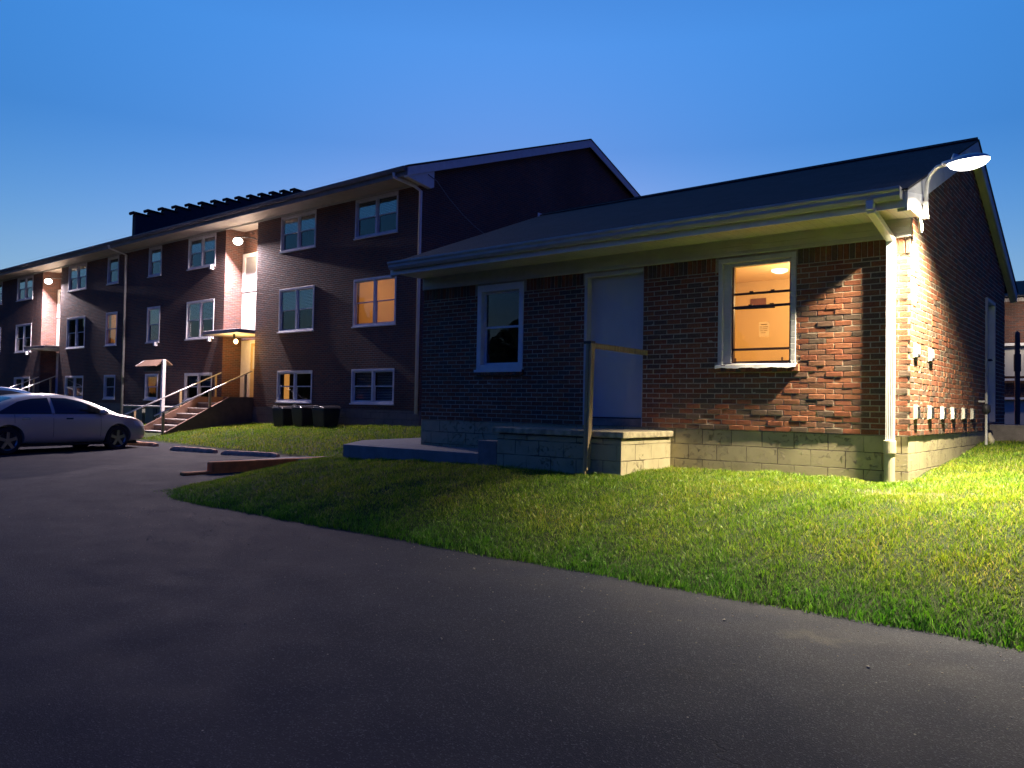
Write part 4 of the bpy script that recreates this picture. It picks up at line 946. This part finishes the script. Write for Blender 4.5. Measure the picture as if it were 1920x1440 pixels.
def tree(x, y, z0, h, rad, label, seed):
    Tt = thing('tree', label, 'tree', (x, y, z0)); r_ = random.Random(seed)
    m = MB(); m.tube([(x,y,z0),(x+.1,y,z0+h*.3),(x-.05,y+.1,z0+h*.6)], [.22,.16,.08], 8)
    for k in range(7):
        a = r_.uniform(0, 6.28); z = z0+h*r_.uniform(.3,.55); m.tube([(x,y,z),(x+math.cos(a)*rad*.4,y+math.sin(a)*rad*.4,z+h*.15),(x+math.cos(a)*rad*.75,y+math.sin(a)*rad*.75,z+h*.28)], [.07,.05,.02], 6)
    m.build('trunk', M['bark'], Tt)
    m = MB()
    for k in range(60):
        th = r_.uniform(0, 6.28); ph = math.acos(r_.uniform(-.6, 1)); rr_ = rad*r_.uniform(.35, 1); c = Vector((x+rr_*math.sin(ph)*math.cos(th), y+rr_*math.sin(ph)*math.sin(th), z0+h*.66+rr_*math.cos(ph)*h*.34/rad))
        for q in range(70):
            o = Vector([r_.gauss(0, .24) for _ in range(3)]); d = Vector([r_.gauss(0,1) for _ in range(3)]).normalized(); e = d.orthogonal().normalized(); s_ = .055
            p = c+o; m.face([p-d*s_, p+e*s_*.5, p+d*s_, p-e*s_*.5])
    m.build('crown', M['leaf'], Tt, fix=False)
def woods():
    n = 26000; seg = rng.uniform(0, 1, n)
    ang = R(175)+seg*R(150); x = -10+75*np.cos(ang); y = -2+62*np.sin(ang)
    hh = 7.5+3*np.sin(seg*31)+2*np.sin(seg*73+1)+1.2*np.sin(seg*171)
    z = hh*(1-rng.uniform(0, 1, n)**1.6*.98); rr = rng.uniform(-3.5, 3.5, n); x = x+rr; y = y+rr*.6; s_ = rng.uniform(.35, .8, n)
    a = rng.uniform(0, 6.28, n); d = np.stack([np.cos(a), np.sin(a), rng.uniform(-.6, .6, n)], -1)*s_[:,None]; e = np.stack([-np.sin(a)*.3, np.cos(a)*.3, np.ones(n)], -1)*s_[:,None]*.7
    c = np.stack([x, y, z], -1); V = np.stack([c-d, c-e, c+d, c+e], 1).reshape(-1, 3)
    me = bpy.data.meshes.new('distant_woods'); me.from_pydata(V.tolist(), [], (np.arange(n*4).reshape(-1, 4)).tolist()); me.materials.append(M['leaf'])
    o = bpy.data.objects.new('distant_woods', me); COL.objects.link(o); tag(o, 'far off belt of dark trees beyond the parking lot', 'trees', kind='stuff')
woods()
tree(-.2, 36, .9, 8.2, 2.6, 'dark leafy tree behind the distant building on the right', 3)

# ------------------------------------------------------------------ sky, lamps, camera
SUN_EL, SUN_ROT = R(1.0), R(-40)
w = bpy.data.worlds.new('World'); sc.world = w; w.use_nodes = True; nt_ = w.node_tree; bg = nt_.nodes['Background']
sky = nt_.nodes.new('ShaderNodeTexSky'); sky.sky_type = 'NISHITA'; sky.sun_disc = False; sky.sun_elevation = SUN_EL; sky.sun_rotation = SUN_ROT
sky.air_density = 1.0; sky.dust_density = .3; sky.ozone_density = 5.0
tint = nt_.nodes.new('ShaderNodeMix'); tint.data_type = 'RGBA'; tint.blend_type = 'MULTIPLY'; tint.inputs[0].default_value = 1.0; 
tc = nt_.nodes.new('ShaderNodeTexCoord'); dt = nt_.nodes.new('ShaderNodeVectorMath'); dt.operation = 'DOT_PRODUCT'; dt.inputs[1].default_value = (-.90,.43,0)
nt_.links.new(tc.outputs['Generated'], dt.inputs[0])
cr_ = nt_.nodes.new('ShaderNodeValToRGB'); cr_.color_ramp.interpolation = 'EASE'       # exaggerated dusk falloff: tint keeps afterglow side, dims overhead and east to cut ambient
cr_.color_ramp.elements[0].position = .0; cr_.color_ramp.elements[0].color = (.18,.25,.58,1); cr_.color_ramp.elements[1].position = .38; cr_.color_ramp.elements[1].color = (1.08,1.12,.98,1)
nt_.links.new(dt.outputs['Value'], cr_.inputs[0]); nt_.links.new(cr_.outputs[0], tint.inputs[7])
hz = nt_.nodes.new('ShaderNodeSeparateXYZ'); nt_.links.new(tc.outputs['Generated'], hz.inputs[0])
ch = nt_.nodes.new('ShaderNodeValToRGB'); e = ch.color_ramp.elements        # low dusk haze: paler and a little dimmer towards the horizon
e[0].position = .17; e[0].color = (1.30,.77,.70,1); e[1].position = .42; e[1].color = (1,1,1,1); q_ = e.new(.31); q_.color = (.78,.73,.77,1)
nt_.links.new(hz.outputs[2], ch.inputs[0]); th = nt_.nodes.new('ShaderNodeMix'); th.data_type = 'RGBA'; th.blend_type = 'MULTIPLY'; th.inputs[0].default_value = 1.0
nt_.links.new(sky.outputs[0], th.inputs[6]); nt_.links.new(ch.outputs[0], th.inputs[7])
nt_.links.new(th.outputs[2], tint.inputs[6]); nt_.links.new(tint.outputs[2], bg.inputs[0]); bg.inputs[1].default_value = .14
light('corner_beam', 'SPOT', (.66,-.27,4.105), 1250, (1,.85,.61), .07, par=L, spot_size=R(138), spot_blend=.75)
beam = bpy.data.objects['corner_beam']; beam.rotation_mode = 'QUATERNION'; beam.rotation_quaternion = Vector((.04,.02,-1)).to_track_quat('-Z', 'Y')
light('corner_spill', 'POINT', (.72,-.29,4.07), 1.5, (1,.9,.75), .05, par=L)

cam = bpy.data.cameras.new('camera'); co = bpy.data.objects.new('camera', cam); COL.objects.link(co); sc.camera = co
F, roll, pitch, yaw = 1479.2337, .0188, .0288, -.6829
cam.sensor_width = 36; cam.lens = 36*F/1920; cam.clip_end = 2000; cam.clip_start = .05
fw = Vector((math.sin(yaw)*math.cos(pitch), math.cos(yaw)*math.cos(pitch), math.sin(pitch)))
r0 = Vector((math.cos(yaw), -math.sin(yaw), 0)); u0 = r0.cross(fw)
rt_ = r0*math.cos(roll)+u0*math.sin(roll); up = u0*math.cos(roll)-r0*math.sin(roll)
mt = Matrix((rt_, up, -fw)).transposed().to_4x4(); mt.translation = Vector((2.1366,-9.7565,1.5017)); co.matrix_world = mt

sc.view_settings.view_transform = 'Standard'; sc.view_settings.look = 'None'; sc.view_settings.exposure = 2.5; sc.view_settings.gamma = 1
sc.render.engine = 'CYCLES'
cy = sc.cycles; cy.use_denoising = True; cy.max_bounces = 6; cy.diffuse_bounces = 3; cy.glossy_bounces = 3; cy.transparent_max_bounces = 12; cy.caustics_reflective = False; cy.caustics_refractive = False
cy.sample_clamp_indirect = 4.0
